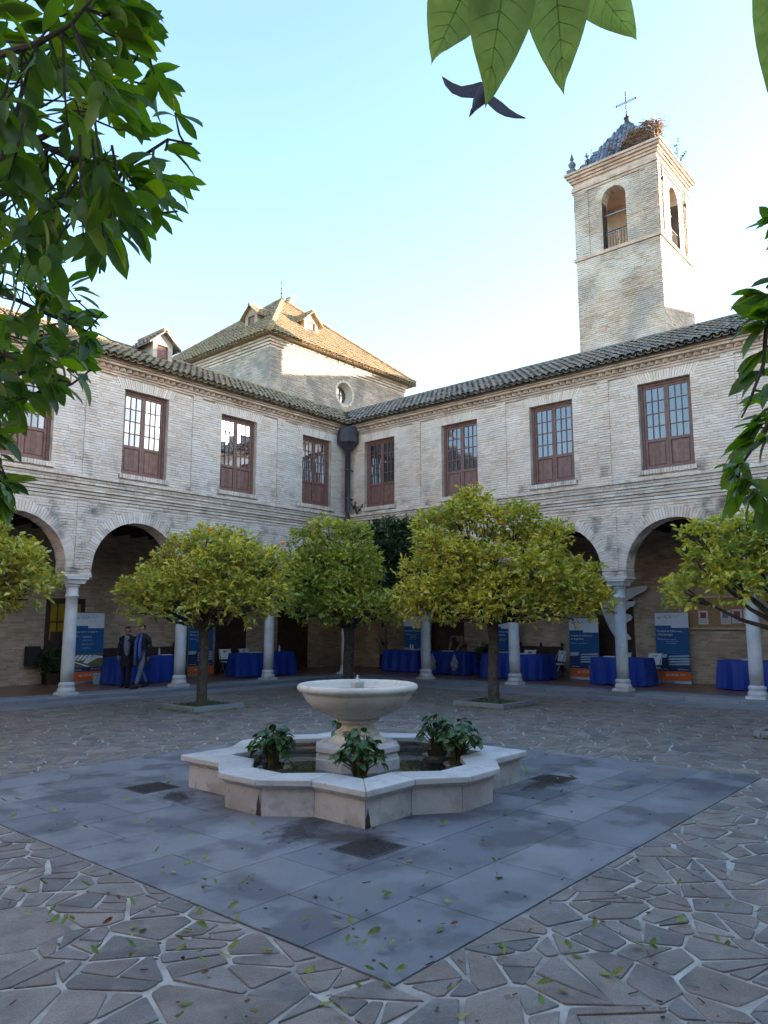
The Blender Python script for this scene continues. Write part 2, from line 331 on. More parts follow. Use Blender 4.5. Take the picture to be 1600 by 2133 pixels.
# ------------------------------------------------------------------ barrel tiles
def tile_mesh(name, m, up=True, L=.42, w0=.094, w1=.076, th=.012, n=7):
    """y runs up the slope, z out of it; a half round tapering tile with thickness"""
    mb = MB(); g = 1 if up else -1
    for (ra, sg) in ((0, 1), (th, -1)):
        for y, wd in ((0, w0), (L, w1 if up else w1 * 1.05)):
            for i in range(n + 1):
                a = math.pi * i / n; r_ = wd - ra
                mb.v.append((-r_ * math.cos(a), y, g * (r_ * math.sin(a) * .82) + (0 if up else 0)))
    k = n + 1
    for i in range(n):
        mb.f += [(i, i + 1, k + i + 1, k + i), (2 * k + i, 3 * k + i, 3 * k + i + 1, 2 * k + i + 1), (i, 2 * k + i, 2 * k + i + 1, i + 1)]
    mb.r = [0.] * len(mb.f); return mb
def add_tile(dst, src, mw, r):
    n = len(dst.v); dst.v += [tuple(mw @ Vector(v)) for v in src.v]; dst.f += [tuple(n + i for i in f) for f in src.f]; dst.r += [r] * len(src.f)
COVER = tile_mesh('t', 'tile'); CHAN = tile_mesh('t', 'tile', False)
cover_me = {m: COVER.mesh('tile', m, False) for m in ('tile', 'tile_yellow', 'tile_moss')}
chan_me = {m: CHAN.mesh('tile', m, False) for m in ('tile', 'tile_yellow', 'tile_moss')}
def tile_slope(roof, m, org, side, up, rows, extent, pitch=.205, expo=.33, singles=2, only=None):
    """lay tiles on a slope: org + side*s + up*t ; extent(t) gives (s0, s1); the lowest rows are separate tiles"""
    side = Vector(side).normalized(); up = Vector(up).normalized(); nrm = side.cross(up)
    if nrm.z < 0: nrm = -nrm
    rest = MB(); inv = roof.matrix_world.inverted() if roof else Matrix.Identity(4)
    for rix in range(rows):
        t = rix * expo; s0, s1 = extent(t)
        k0 = math.ceil(s0 / pitch); k1 = math.floor(s1 / pitch)
        for k in range(k0, k1 + 1):
            for cover in (True, False):
                s = (k + (.5 if not cover else 0)) * pitch
                if s > s1: continue
                jx, jy, jr = rng.uniform(-.012, .012), rng.uniform(-.02, .02), rng.uniform(-.05, .05)
                lift = (.062 if cover else .075) + rng.uniform(-.006, .006)
                o = Vector(org) + side * (s + jx) + up * (t + jy - (.0 if cover else .03)) + nrm * lift
                y = (up + side * jr + nrm * -.055).normalized(); x = y.cross(nrm).normalized(); z = x.cross(y)
                if z.dot(nrm) < 0: z = -z
                mw = frame_m(o, x, y, z)
                if rix < singles and (cover or rix == 0) and (only is None or only(o)):
                    inst('tile', (cover_me if cover else chan_me)[m], roof, mw)
                else: add_tile(rest, COVER if cover else CHAN, mw, rng.random())
    if rest.f: rest.build('tile_field', m, roof, kind='stuff')

# ------------------------------------------------------------------ ground
def struct(o): o['kind'] = 'structure'; return o
XR, YL = 18.35, 17.45            # courtyard faces of the two wings
PX0, PX1, PY0, PY1 = 3.1, 9.8, 2.6, 9.3   # granite square
mb = MB(); mb.face([(-900, -900, -.05), (900, -900, -.05), (900, 900, -.05), (-900, 900, -.05)])
struct(mb.build('ground', 'soil'))
mb = MB(); mb.face([(-6, -6, 0), (XR - .3, -6, 0), (XR - .3, YL - .3, 0), (-6, YL - .3, 0)])
court = struct(mb.build('courtyard_paving', 'joint'))
def clip(poly, a, b, c):
    """keep a*x+b*y<=c"""
    out_ = []
    for i, p in enumerate(poly):
        q = poly[(i + 1) % len(poly)]; fp = a * p[0] + b * p[1] - c; fq = a * q[0] + b * q[1] - c
        if fp <= 0: out_.append(p)
        if (fp < 0 < fq) or (fq < 0 < fp):
            t = fp / (fp - fq); out_.append((p[0] + t * (q[0] - p[0]), p[1] + t * (q[1] - p[1])))
    return out_
def area(p): return abs(sum(p[i][0] * p[(i + 1) % len(p)][1] - p[(i + 1) % len(p)][0] * p[i][1] for i in range(len(p)))) / 2
CB = .95                          # granite band in front of the galleries
def crazy_paving():
    seeds = []; grid = {}; c_ = .34
    def near(p, k=1):
        gx, gy = int(p[0] // c_), int(p[1] // c_)
        for a in range(-k, k + 1):
            for b in range(-k, k + 1): yield from grid.get((gx + a, gy + b), ())
    for _ in range(60000):
        p = (rng.uniform(-4, 17.6), rng.uniform(-4, 16.8)); x, y, d = proj(p[0], p[1], 0)
        if d < .2 or x < -700 or x > 2300 or y > 2900: continue
        rad = .17 + .27 * rng.random() ** 1.5
        if all((p[0] - q[0]) ** 2 + (p[1] - q[1]) ** 2 > (rad + q[2]) ** 2 * .42 for q in near(p, 2)):
            q = (p[0], p[1], rad); seeds.append(q); grid.setdefault((int(p[0] // c_), int(p[1] // c_)), []).append(q)
    def soften(poly):
        poly = [q for n_, q in enumerate(poly) if math.hypot(q[0] - poly[n_ - 1][0], q[1] - poly[n_ - 1][1]) > .012]
        k = len(poly); np_ = []
        for n_ in range(k):
            a, b, c = poly[n_ - 1], poly[n_], poly[(n_ + 1) % k]
            for q in (a, c):
                L = math.hypot(q[0] - b[0], q[1] - b[1]); t = min(.3, .016 / max(L, 1e-4)) * rng.uniform(.3, 1.3)
                np_.append((b[0] + (q[0] - b[0]) * t + rng.uniform(-.004, .004), b[1] + (q[1] - b[1]) * t + rng.uniform(-.004, .004)))
        return np_, sum(q[0] for q in poly) / k, sum(q[1] for q in poly) / k, area(poly)
    cells = []
    for p in seeds:
        x, y, d = proj(p[0], p[1], 0)
        if d < .4 or x < -420 or x > 2020 or y > 2500: continue
        poly = [(p[0] - .55, p[1] - .55), (p[0] + .55, p[1] - .55), (p[0] + .55, p[1] + .55), (p[0] - .55, p[1] + .55)]
        for q in near(p, 3):
            if q is p: continue
            dx, dy = q[0] - p[0], q[1] - p[1]; L = math.hypot(dx, dy)
            if L > 1.2: continue
            gap = .007 + .013 * rng.random(); off = L / 2 + (p[2] ** 2 - q[2] ** 2) / (2 * L) * .8; ux, uy = dx / L, dy / L; tw_ = rng.uniform(-.10, .10); vx, vy = ux - uy * tw_, uy + ux * tw_
            poly = clip(poly, vx, vy, vx * (p[0] + ux * off) + vy * (p[1] + uy * off) - gap)
            if len(poly) < 3: break
        if len(poly) < 3: continue
        poly = clip(clip(poly, 1, 0, XR - .33 - CB), 0, 1, YL - .33 - CB)
        if len(poly) < 3: continue
        cx = sum(q[0] for q in poly) / len(poly); cy = sum(q[1] for q in poly) / len(poly)
        if any(PX0 - .03 < q[0] < PX1 + .03 and PY0 - .03 < q[1] < PY1 + .03 for q in poly + [(cx, cy)]):
            s = max((PX0 - cx, 0), (cx - PX1, 1), (PY0 - cy, 2), (cy - PY1, 3))
            poly = [clip(poly, 1, 0, PX0 - .012), clip(poly, -1, 0, -PX1 - .012), clip(poly, 0, 1, PY0 - .012), clip(poly, 0, -1, -PY1 - .012)][s[1]]
        if len(poly) < 3: continue
        todo = [poly]; final = []
        while todo:
            pl = todo.pop(); A_ = area(pl)
            if A_ < .0025: continue
            if A_ > .035 and rng.random() < min(.92, .30 + A_ * 4.0):
                qx = sum(q[0] for q in pl) / len(pl) + rng.uniform(-.3, .3) * math.sqrt(A_) * .6; qy = sum(q[1] for q in pl) / len(pl) + rng.uniform(-.3, .3) * math.sqrt(A_) * .6; th_ = rng.uniform(0, math.pi); nx, ny = math.cos(th_), math.sin(th_); hg = rng.uniform(.005, .013); t_ = rng.uniform(-.12, .12); mx, my = nx - ny * t_, ny + nx * t_
                a_ = clip(pl, nx, ny, nx * qx + ny * qy - hg); b_ = clip(pl, -mx, -my, -(mx * qx + my * qy) - hg)
                if len(a_) > 2 and len(b_) > 2 and min(area(a_), area(b_)) > .010: todo += [a_, b_]; continue
            final.append(pl)
        for poly in final: cells.append(soften(poly))

    cells.sort(key=lambda c: -c[3] / max(.3, proj(c[1], c[2], 0)[2]) ** 3 * (1 if -30 < proj(c[1], c[2], 0)[0] < 1630 and proj(c[1], c[2], 0)[1] < 2160 else .0001))
    rest = MB()
    def stone(mb, poly, h, tx, ty, ox, oy, r):
        n = len(mb.v); k = len(poly); cx = sum(q[0] for q in poly) / k; cy = sum(q[1] for q in poly) / k
        for x, y in poly: mb.v.append((x - ox, y - oy, .0005))
        for x, y in poly: mb.v.append((x + (cx - x) * .015 - ox, y + (cy - y) * .015 - oy, h - .002 + (x - cx) * tx + (y - cy) * ty))
        for x, y in poly: mb.v.append((x + (cx - x) * .05 - ox, y + (cy - y) * .05 - oy, h + (x - cx) * tx + (y - cy) * ty))
        mb.f.append(tuple(n + 2 * k + i for i in range(k))); mb.r.append(r)
        for l in (0, 1):
            for i in range(k):
                j = (i + 1) % k; mb.f.append((n + l * k + i, n + l * k + j, n + l * k + k + j, n + l * k + k + i)); mb.r.append(r)
    for n_, (poly, cx, cy, ar) in enumerate(cells):
        h = .007 + rng.uniform(0, .004); tx, ty = rng.uniform(-.008, .008), rng.uniform(-.008, .008)
        if n_ < 300:
            mb = MB(); stone(mb, poly, h, tx, ty, cx, cy, 0.); mb.build('paving_stone', 'stone', court, loc=(cx, cy, 0))
        else: stone(rest, poly, h, tx, ty, 0, 0, rng.random())
    rest.build('paving_stones_far', 'stone', court, kind='stuff')
crazy_paving()
# granite square of slabs
mb = MB(); mb.face([(PX0 + .006, PY0 + .006, .004), (PX1 - .006, PY0 + .006, .004), (PX1 - .006, PY1 - .006, .004), (PX0 + .006, PY1 - .006, .004)])
plaza = struct(mb.build('granite_square', 'granite_joint'))
GR = [(4.50, 4.02, .46, .42), (4.6, 7.3, .46, .44), (7.92, 4.2, .42, .42), (7.35, 4.62 - .62, .42, .3)]   # grates let into the slabs (x0, y0, w, h); last is a flat cover
def cut_rects(r):
    rects = [r]
    for gx, gy, gw, gh in GR[:3]:
        nv = []
        for x0, x1, y0, y1 in rects:
            a0, a1, b0, b1 = gx - .004, gx + gw + .004, gy - .004, gy + gh + .004
            if a1 <= x0 or a0 >= x1 or b1 <= y0 or b0 >= y1: nv.append((x0, x1, y0, y1)); continue
            if a0 > x0: nv.append((x0, a0, y0, y1))
            if a1 < x1: nv.append((a1, x1, y0, y1))
            m0, m1 = max(x0, a0), min(x1, a1)
            if b0 > y0: nv.append((m0, m1, y0, b0))
            if b1 < y1: nv.append((m0, m1, b1, y1))
        rects = nv
    return rects
rows = 10; rh = (PY1 - PY0) / rows
for j in range(rows):
    x = PX0; k = 0
    while x < PX1 - .01:
        L = 1.0 if not (k == 0 and j % 2) else .5
        x2 = min(PX1, x + L)
        if PX1 - x2 < .2: x2 = PX1
        mb = MB(); cx, cy = (x + x2) / 2, PY0 + (j + .5) * rh
        for (a, b, c, d) in cut_rects((x + .003, x2 - .003, PY0 + j * rh + .003, PY0 + (j + 1) * rh - .003)):
            mb.prism([(a - cx, c - cy), (b - cx, c - cy), (b - cx, d - cy), (a - cx, d - cy)], .002, .012 + rng.uniform(0, .0012), 0.)
        mb.build('granite_slab', 'granite', plaza, loc=(cx, cy, 0)); x = x2; k += 1
for i, (gx, gy, gw, gh) in enumerate(GR[:3]):
    mb = MB(); mb.box(gx + .02, gx + gw - .02, gy + .02, gy + gh - .02, -.04, -.03)
    g = empty('drain_grate', (0, 0, 0)); mb.build('sump', 'earth', g)
    mb = MB()
    for (a, b, c, d) in ((gx, gx + gw, gy, gy + .03), (gx, gx + gw, gy + gh - .03, gy + gh), (gx, gx + .03, gy + .03, gy + gh - .03), (gx + gw - .03, gx + gw, gy + .03, gy + gh - .03)): mb.box(a, b, c, d, .002, .013)
    mb.build('grate_frame', 'iron', g)
    nb = 11
    for k in range(nb):
        mb = MB(); y = gy + .03 + (gh - .06) * (k + .5) / nb; mb.box(gx + .03, gx + gw - .03, y - .010, y + .010, -.012, .011); mb.build('grate_bar', 'iron', g)
    tag(g, ['iron drain grate with parallel bars before the fountain\'s near corner', 'rusty sunken drain grate left of the fountain', 'rusty drain grate with fallen leaves right of the fountain'][i], 'drain grate', 'drain grates in the granite square')
def damp_mat():
    m = bpy.data.materials.new('damp_granite'); m.use_nodes = True; t = m.node_tree; N = t.nodes; b = N['Principled BSDF']; b.inputs['Base Color'].default_value = (.042, .036, .034, 1); b.inputs['Roughness'].default_value = .28
    tc_ = N.new('ShaderNodeTexCoord'); ln = N.new('ShaderNodeVectorMath'); ln.operation = 'LENGTH'; t.links.new(tc_.outputs['Object'], ln.inputs[0])
    nz = N.new('ShaderNodeTexNoise'); nz.inputs['Scale'].default_value = 3.2; nz.inputs['Detail'].default_value = 6; t.links.new(tc_.outputs['Object'], nz.inputs['Vector'])
    ad = N.new('ShaderNodeMath'); ad.operation = 'MULTIPLY_ADD'; ad.inputs[1].default_value = 1.6; t.links.new(nz.outputs[0], ad.inputs[0]); sb = N.new('ShaderNodeMath'); sb.operation = 'MULTIPLY'; sb.inputs[1].default_value = -1.0; t.links.new(ln.outputs['Value'], sb.inputs[0]); t.links.new(sb.outputs[0], ad.inputs[2])
    mr = N.new('ShaderNodeMapRange'); mr.inputs[1].default_value = -.05; mr.inputs[2].default_value = .6; mr.inputs[4].default_value = .7; t.links.new(ad.outputs[0], mr.inputs[0]); t.links.new(mr.outputs[0], b.inputs['Alpha']); return m
M['damp_floor'] = damp_mat()
for (x, y, sx, sy, a_) in ((4.82, 4.55, .55, .32, -45), (4.75, 5.0, .5, .34, 20), (4.75, 6.9, .45, .25, 70), (7.75, 4.35, .5, .25, 0)):
    mb = MB(); mb.face([(-1.6, -1.6, 0), (1.6, -1.6, 0), (1.6, 1.6, 0), (-1.6, 1.6, 0)]); o = mb.build('damp_patch', 'damp_floor', plaza, loc=(x, y, .0148)); o.scale = (sx, sy, 1); o.rotation_euler = (0, 0, R(a_))
mb = MB(); mb.box(8.02, 8.42, 3.55, 3.9, .012, .0175); tag(mb.build('inspection_cover', 'granite'), 'flat square granite inspection cover in slabs right of the fountain', 'cover')
# granite band and raised kerb along the galleries
def P_left(s, d, z): return (XR - s, YL + d, z)
def P_right(s, d, z): return (XR + d, YL - s, z)
mb = MB(); mb.box(-6, XR - .3, YL - .3 - CB, YL - .3, .001, .003); mb.box(XR - .3 - CB, XR - .3, -6, YL - .3 - CB, .001, .003)
band = struct(mb.build('granite_band', 'granite_joint'))
for P in (P_left, P_right):
    for rw in range(2):
        s = .3 + (0 if P is P_left else CB) + (.0 if rw else 0); k = 0
        while s < 20:
            L = 1.1 if k or rw else .55; mb = MB()
            mb.pbox(P, s + .004, s + L - .004, -.3 - CB + rw * CB / 2 + .004, -.3 - CB + (rw + 1) * CB / 2 - .004, .004, .014 + rng.uniform(0, .002))
            mb.build('granite_slab', 'kerb', band); s += L; k += 1
gal = MB(); gal.box(-6, 22.2, YL + .02, 21.3, .0, .098); gal.box(XR + .02, 22.2, -10, YL + .02, .0, .098)
gal = struct(gal.build('gallery_floor', 'terracotta'))
for P in (P_left, P_right):
    s = -.02 if P is P_left else .32
    while s < 21:
        mb = MB(); mb.pbox(P, s + .003, s + 1.2 - .003, -.3, .62, .0, .104 + rng.uniform(0, .004)); bevel(mb.build('kerb_stone', 'kerb', gal), .012); s += 1.2

# ------------------------------------------------------------------ cloister wings
BAY = 3.14; WIN_S = [1.45, 4.68, 7.78, 10.93, 14.07]; WZ0, WZ1, WHW = 5.60, 7.87, .665
TH = R(27.5); RD0, RDR, RZ0 = -.36, 2.2, 8.50; RZR = RZ0 + (RDR - RD0) * math.tan(TH); BACK = 3.85
def make_window(P, sc, parent, yaw):
    d = .13; mb = MB(); f = .075
    z0, z1, a, b = WZ0, WZ1, sc - WHW, sc + WHW; zp = z0 + .74
    for (p, q, c, e) in ((a, a + f, z0, z1), (b - f, b, z0, z1), (a + f, b - f, z1 - f, z1), (a + f, b - f, z0, z0 + f * .7)):
        mb.pbox(P, p, q, d, d + .11, c, e)
    win = mb.build('window', 'wood', parent)
    gb = MB()
    for lf in (0, 1):
        l0 = a + f + .004 if lf == 0 else sc + .003; l1 = sc - .003 if lf == 0 else b - f - .004; st = .058; dl = d + .03
        lm = MB()
        for (p, q, c, e) in ((l0, l0 + st, z0 + f * .7 + .003, z1 - f - .003), (l1 - st, l1, z0 + f * .7 + .003, z1 - f - .003), (l0 + st, l1 - st, z1 - f - .003 - st, z1 - f - .003), (l0 + st, l1 - st, zp, zp + .075), (l0 + st, l1 - st, z0 + f * .7 + .003, z0 + f * .7 + .07)):
            lm.pbox(P, p, q, dl, dl + .05, c, e)
        lm.build('leaf_frame', 'wood', win)
        # boarded lower panel: three boards with grooves
        p0, p1, c0, c1 = l0 + st, l1 - st, z0 + f * .7 + .07, zp
        bw = (p1 - p0 - .07) / 3
        pm_ = MB(); pm_.pbox(P, p0, p1, dl + .030, dl + .040, c0, c1); pm_.build('panel', 'wood', win)
        for k in range(3):
            bm_ = MB(); bm_.pbox(P, p0 + .035 + k * bw + .002, p0 + .035 + (k + 1) * bw - .002, dl + .014, dl + .0295, c0 + .035, c1 - .035); bm_.build('board', 'wood', win)
        q0, q1, e0, e1 = l0 + st, l1 - st, zp + .075, z1 - f - .003 - st; wx, wz = (q1 - q0) / 3, (e1 - e0) / 4; br = .011
        for k in (1, 2): gb.pbox(P, q0 + k * wx - br, q0 + k * wx + br, dl + .006, dl + .042, e0, e1)
        for k in (1, 2, 3):
            for m_ in range(3): gb.pbox(P, q0 + m_ * wx + (br if m_ else 0), q0 + (m_ + 1) * wx - (br if m_ < 2 else 0), dl + .008, dl + .040, e0 + k * wz - br, e0 + k * wz + br)
        for i in range(3):
            for j in range(4):
                t1, t2 = rng.uniform(-.0022, .0022), rng.uniform(-.0022, .0022); pn = MB(); dd = dl + .026
                A, B, C_, D_ = q0 + i * wx, q0 + (i + 1) * wx, e0 + j * wz, e0 + (j + 1) * wz
                pn.hexa([P(A, dd - t1 - t2, C_), P(B, dd + t1 - t2, C_), P(B, dd + .006 + t1 - t2, C_), P(A, dd + .006 - t1 - t2, C_), P(A, dd - t1 + t2, D_), P(B, dd + t1 + t2, D_), P(B, dd + .006 + t1 + t2, D_), P(A, dd + .006 - t1 + t2, D_)])
                pn.build('pane', 'glass', win)
    gb.build('glazing_bars', 'wood', win)
    n = 20; sl = MB()
    for k in range(n):
        p = a - .06 + (b - a + .12) * k / n; q = a - .06 + (b - a + .12) * (k + 1) / n
        sl.pbox(P, p + .005, q - .005, -.07 - rng.uniform(0, .015), .12, z0 - .11 - rng.uniform(0, .01), z0 - .004, rng.random())
    sl.build('brick_sill', 'moulding', win, kind='stuff')
def column(P, s, parent, d=.25):
    x, y, _ = P(s, d, 0); c = (0, 0, 0)
    mb = MB(); mb.lathe([(.147, .40), (.152, .8), (.150, 1.4), (.143, 2.0), (.135, 2.42), (.158, 2.43), (.160, 2.46), (.142, 2.475), (.140, 2.66), (.152, 2.70)], 28)
    col = mb.build('column', 'marble', parent, True, (x, y, 0))
    mb = MB(); mb.prism([(-.21, -.21), (.21, -.21), (.21, .21), (-.21, .21)], .105, .17, 0, .02)
    mb.lathe([(.20, .17), (.21, .21), (.20, .25), (.18, .27), (.178, .31), (.19, .335), (.185, .37), (.16, .395), (.153, .405)], 28); mb.build('column_base', 'marble', col, False)
    mb = MB(); mb.lathe([(.155, 2.66), (.175, 2.69), (.17, 2.72), (.20, 2.77), (.235, 2.82), (.24, 2.845)], 24)
    mb.prism([(-.21, -.21), (.21, -.21), (.21, .21), (-.21, .21)], 2.74, 2.845, 0, -.14); mb.box(-.275, .275, -.275, .275, 2.845, 2.90); mb.build('capital', 'marble', col, False)
    return col
def wing(P, name, label, nb, ext, chim=None):
    root = tag(empty(name), label, 'building', 'brick cloister wings with arcades')
    BM = 'brick' if P is P_left else 'brick_warm'; hw = 1.245; zs = 3.12; S1 = nb * BAY
    sarch = [BAY * (k + .5) for k in range(nb)]
    # lower storey: arcade
    wm = MB()
    for k, sc in enumerate(sarch): arch_wall(wm, P, k * BAY + 0, (k + 1) * BAY, 2.95, 4.88, sc, hw, 2.95, zs, .012, .5)
    # upper storey wall with window openings
    br = [(0., WIN_S[0] - WHW)] + [(WIN_S[i] + WHW, WIN_S[i + 1] - WHW) for i in range(nb - 1)] + [(WIN_S[nb - 1] + WHW, S1)]
    for a, b in br: wm.pbox(P, a, b, .012, .5, WZ0, WZ1)
    wm.pbox(P, br[0][0], S1, .012, .5, 4.88, WZ0); wm.pbox(P, br[0][0], S1, .012, .5, WZ1, 8.42)
    if P is P_left: wm.pbox(P, -.5, 0, .012, .5, 2.95, 8.42)
    wm.pbox(P, S1, ext, .0, .5, .1, 8.42)
    wm.build('wall', 'mortar', root)
    bk = MB(); bk.pbox(P, -BACK - .4 if P is P_left else -BACK + .002, ext, BACK, BACK + .4, .0, 8.42); bk.build('rear_wall', 'gallery_mortar', root)
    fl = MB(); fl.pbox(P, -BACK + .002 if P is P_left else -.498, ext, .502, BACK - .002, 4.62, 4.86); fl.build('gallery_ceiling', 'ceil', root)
    for k in range(int(18 / .62)):
        bm_ = MB(); s = -3.6 + k * .62
        if P is P_right and s < .6: continue
        bm_.pbox(P, s, s + .12, .505, BACK - .003, 4.44, 4.62); bm_.build('ceiling_beam', 'darkwood', root)
    # bricks
    b = MB(); u = MB()
    def blk_low(z):
        o = []
        for sc in sarch: o += arch_blocked(sc, hw + .27, zs)(z) if z > zs else [(sc - hw, sc + hw)] if z < zs - .1 else [(sc - hw - .05, sc + hw + .05)]
        return o
    bricks(b, P, .0 if P is P_left else .0, S1, 2.96, 4.86, blk_low)
    # reveals of the piers inside the arches
    b.build('arcade_brickwork', BM, root, kind='stuff')
    def blk_up(z):
        o = []
        for sc in WIN_S[:nb]:
            if WZ0 <= z <= WZ1: o.append((sc - WHW, sc + WHW))
            elif WZ1 < z < WZ1 + .36: e = WHW + .12 + (z - WZ1) * .55; o.append((sc - e, sc + e))
            elif WZ0 - .12 < z < WZ0: o.append((sc - WHW - .07, sc + WHW + .07))
        return o
    bricks(u, P, .0, S1, 5.39, 8.16, blk_up)
    u.build('upper_brickwork', BM, root, kind='stuff')
    for sc in sarch:
        r_ = MB(); arch_ring(r_, P, sc, hw, zs, .27, back=.5); r_.build('arch_ring', BM, root, kind='stuff')
    for sc in WIN_S[:nb]:          # flat arches of bricks on edge over the windows
        r_ = MB(); n = 25
        for i in range(n):
            f0, f1 = -1 + 2 * (i + .07) / n, -1 + 2 * (i + .93) / n; d = -rng.uniform(.004, .014); bt, tp = WHW + .11, WHW + .31; h = .36 + rng.uniform(-.015, .01)
            r_.hexa([P(sc + f0 * bt, d, WZ1 - .004), P(sc + f1 * bt, d, WZ1 - .004), P(sc + f1 * bt, .11, WZ1 - .004), P(sc + f0 * bt, .11, WZ1 - .004), P(sc + f0 * tp, d, WZ1 + h), P(sc + f1 * tp, d, WZ1 + h), P(sc + f1 * tp, .11, WZ1 + h), P(sc + f0 * tp, .11, WZ1 + h)], rng.random())
        r_.build('flat_arch', BM, root, kind='stuff')
    # pilaster strips, string course, cornice
    for k in range(nb):
        s = (k + 1) * BAY - .08
        pl = MB(); bricks(pl, P, s - .15, s + .15, 5.39, 8.2, None, -.014, (.018, .03), bl=.3, minlen=.02); pl.build('pilaster', BM, root, kind='stuff')
        pl = MB(); s = (k + 1) * BAY; bricks(pl, P, s - .13, s + .13, 3.1, 4.78, None, -.014, (.016, .026), bl=.26, minlen=.02); pl.build('pilaster', BM, root, kind='stuff')
        ip = MB(); ip.pbox(P, s - .335, s + .335, -.03, .53, 2.902, 2.962); ip.build('impost', 'moulding', root)
    ip = MB(); ip.pbox(P, -.53 if P is P_left else .035, .335, -.03, .53, 2.902, 2.962); ip.build('impost', 'moulding', root)
    st = MB()
    for z, pr in ((4.765, .022), (4.845, .045), (4.935, .05), (5.01, .10), (5.085, .105), (5.16, .15), (5.235, .155), (5.305, .215)):
        bricks(st, P, pr * .9 if True else 0, S1, z, z + .071, None, -pr, (.0, .010), .07, .14 if pr > .14 else .27, .003, .007)
        st.pbox(P, pr * .9, S1, -pr + .02, .02, z, z + .0705, .3)
    st.build('string_course', 'moulding', root, kind='stuff')
    cn = MB()
    for z, pr in ((8.14, .03), (8.205, .06), (8.36, .19), (8.425, .24)):
        bricks(cn, P, pr, S1, z, z + .062, None, -pr, (.0, .010), .062, .27, .003, .006); cn.pbox(P, pr, S1, -pr + .02, .02, z, z + .0615, .3)
    s = .12
    while s < S1:                  # dog-tooth course
        cn.hexa([P(s, -.05, 8.27), P(s + .09, -.15, 8.27), P(s + .18, -.05, 8.27), P(s + .09, .0, 8.27), P(s, -.05, 8.355), P(s + .09, -.15, 8.355), P(s + .18, -.05, 8.355), P(s + .09, .0, 8.355)], rng.random()); s += .19
    cn.build('cornice', 'redbrick', root, kind='stuff')
    for k in range(nb + 1):
        if k == 0 and P is P_right: continue
        column(P, k * BAY if k else -.25, root)
    for sc in WIN_S[:nb]: make_window(P, sc, root, 0)
    # roof
    rf = MB(); z_ = lambda d: RZ0 + (d - RD0) * math.tan(TH)
    rf.face([P(-RD0 + .0, RD0, z_(RD0)), P(ext, RD0, z_(RD0)), P(ext, RDR, RZR), P(-RDR, RDR, RZR)])
    rf.face([P(-RDR, RDR, RZR), P(ext, RDR, RZR), P(ext, 4.5, RZR - 2.3 * math.tan(TH)), P(-4.5, 4.5, RZR - 2.3 * math.tan(TH))])
    rf.face([P(-RD0, RD0, z_(RD0) - .03), P(ext, RD0, z_(RD0) - .03), P(ext, .3, 8.44), P(-.3, .3, 8.44)])
    roof = rf.build('roof', 'tile', root)
    o = Vector(P(0, RD0, RZ0)); sv = Vector(P(1, RD0, RZ0)) - o; uv = Vector(P(0, RDR, RZR)) - o; Ls = uv.length
    tile_slope(roof, 'tile_moss' if P is P_left else 'tile', o, sv, uv, int(Ls / .33) + 1, lambda t: (-(RD0 + t * math.cos(TH)) + .05, S1 + 1.5), singles=2)
    rd = MB(); s = -RDR
    while s < S1 + 1.5:
        a, b2 = Vector(P(s, RDR, RZR + .03)), Vector(P(s + .44, RDR, RZR + .05)); rd.tube([a, b2], [.115, .10], 9, rng.random()); s += .36
    rd.build('ridge_tiles', 'tile_moss' if P is P_left else 'tile', roof, kind='stuff')
    return root
left_wing = wing(P_left, 'cloister_wing', 'brick cloister wing on the left with arcade, small roof dormer and casement windows', 5, 24)
right_wing = wing(P_right, 'cloister_wing', 'brick cloister wing on the right below the bell tower with dove sculpture in its arcade', 5, 30)
def far_wing(P, label, s0, s1):
    o = tag(empty('cloister_wing'), label, 'building', 'brick cloister wings with arcades'); w_ = MB(); w_.pbox(P, s0, s1, 0, .5, 0, 8.42); w_.build('wall', 'brick', o)
    rf = MB(); rf.face([P(s0, RD0, RZ0), P(s1, RD0, RZ0), P(s1, RDR, RZR), P(s0, RDR, RZR)]); rf.face([P(s0, RDR, RZR), P(s1, RDR, RZR), P(s1, 4.5, RZ0), P(s0, 4.5, RZ0)]); rf.build('roof', 'tile_yellow', o)
    s = s0 + 1.5
    while s < s1 - 1: f = MB(); f.pbox(P, s - WHW, s + WHW, -.02, .02, WZ0, WZ1); f = f.build('window', 'wood', o); g = MB(); g.pbox(P, s - .55, s + .55, -.03, -.021, WZ0 + .8, WZ1 - .1); g.build('pane', 'glass', f); s += BAY
far_wing(lambda s, d, z: (-5.6 - d, s, z), 'brick cloister wing behind the camera on the left, facing the right wing', -5.6, 17.4)
far_wing(lambda s, d, z: (s, -5.6 - d, z), 'brick cloister wing behind the camera on the right, facing the left wing', -5.6, 18.3)
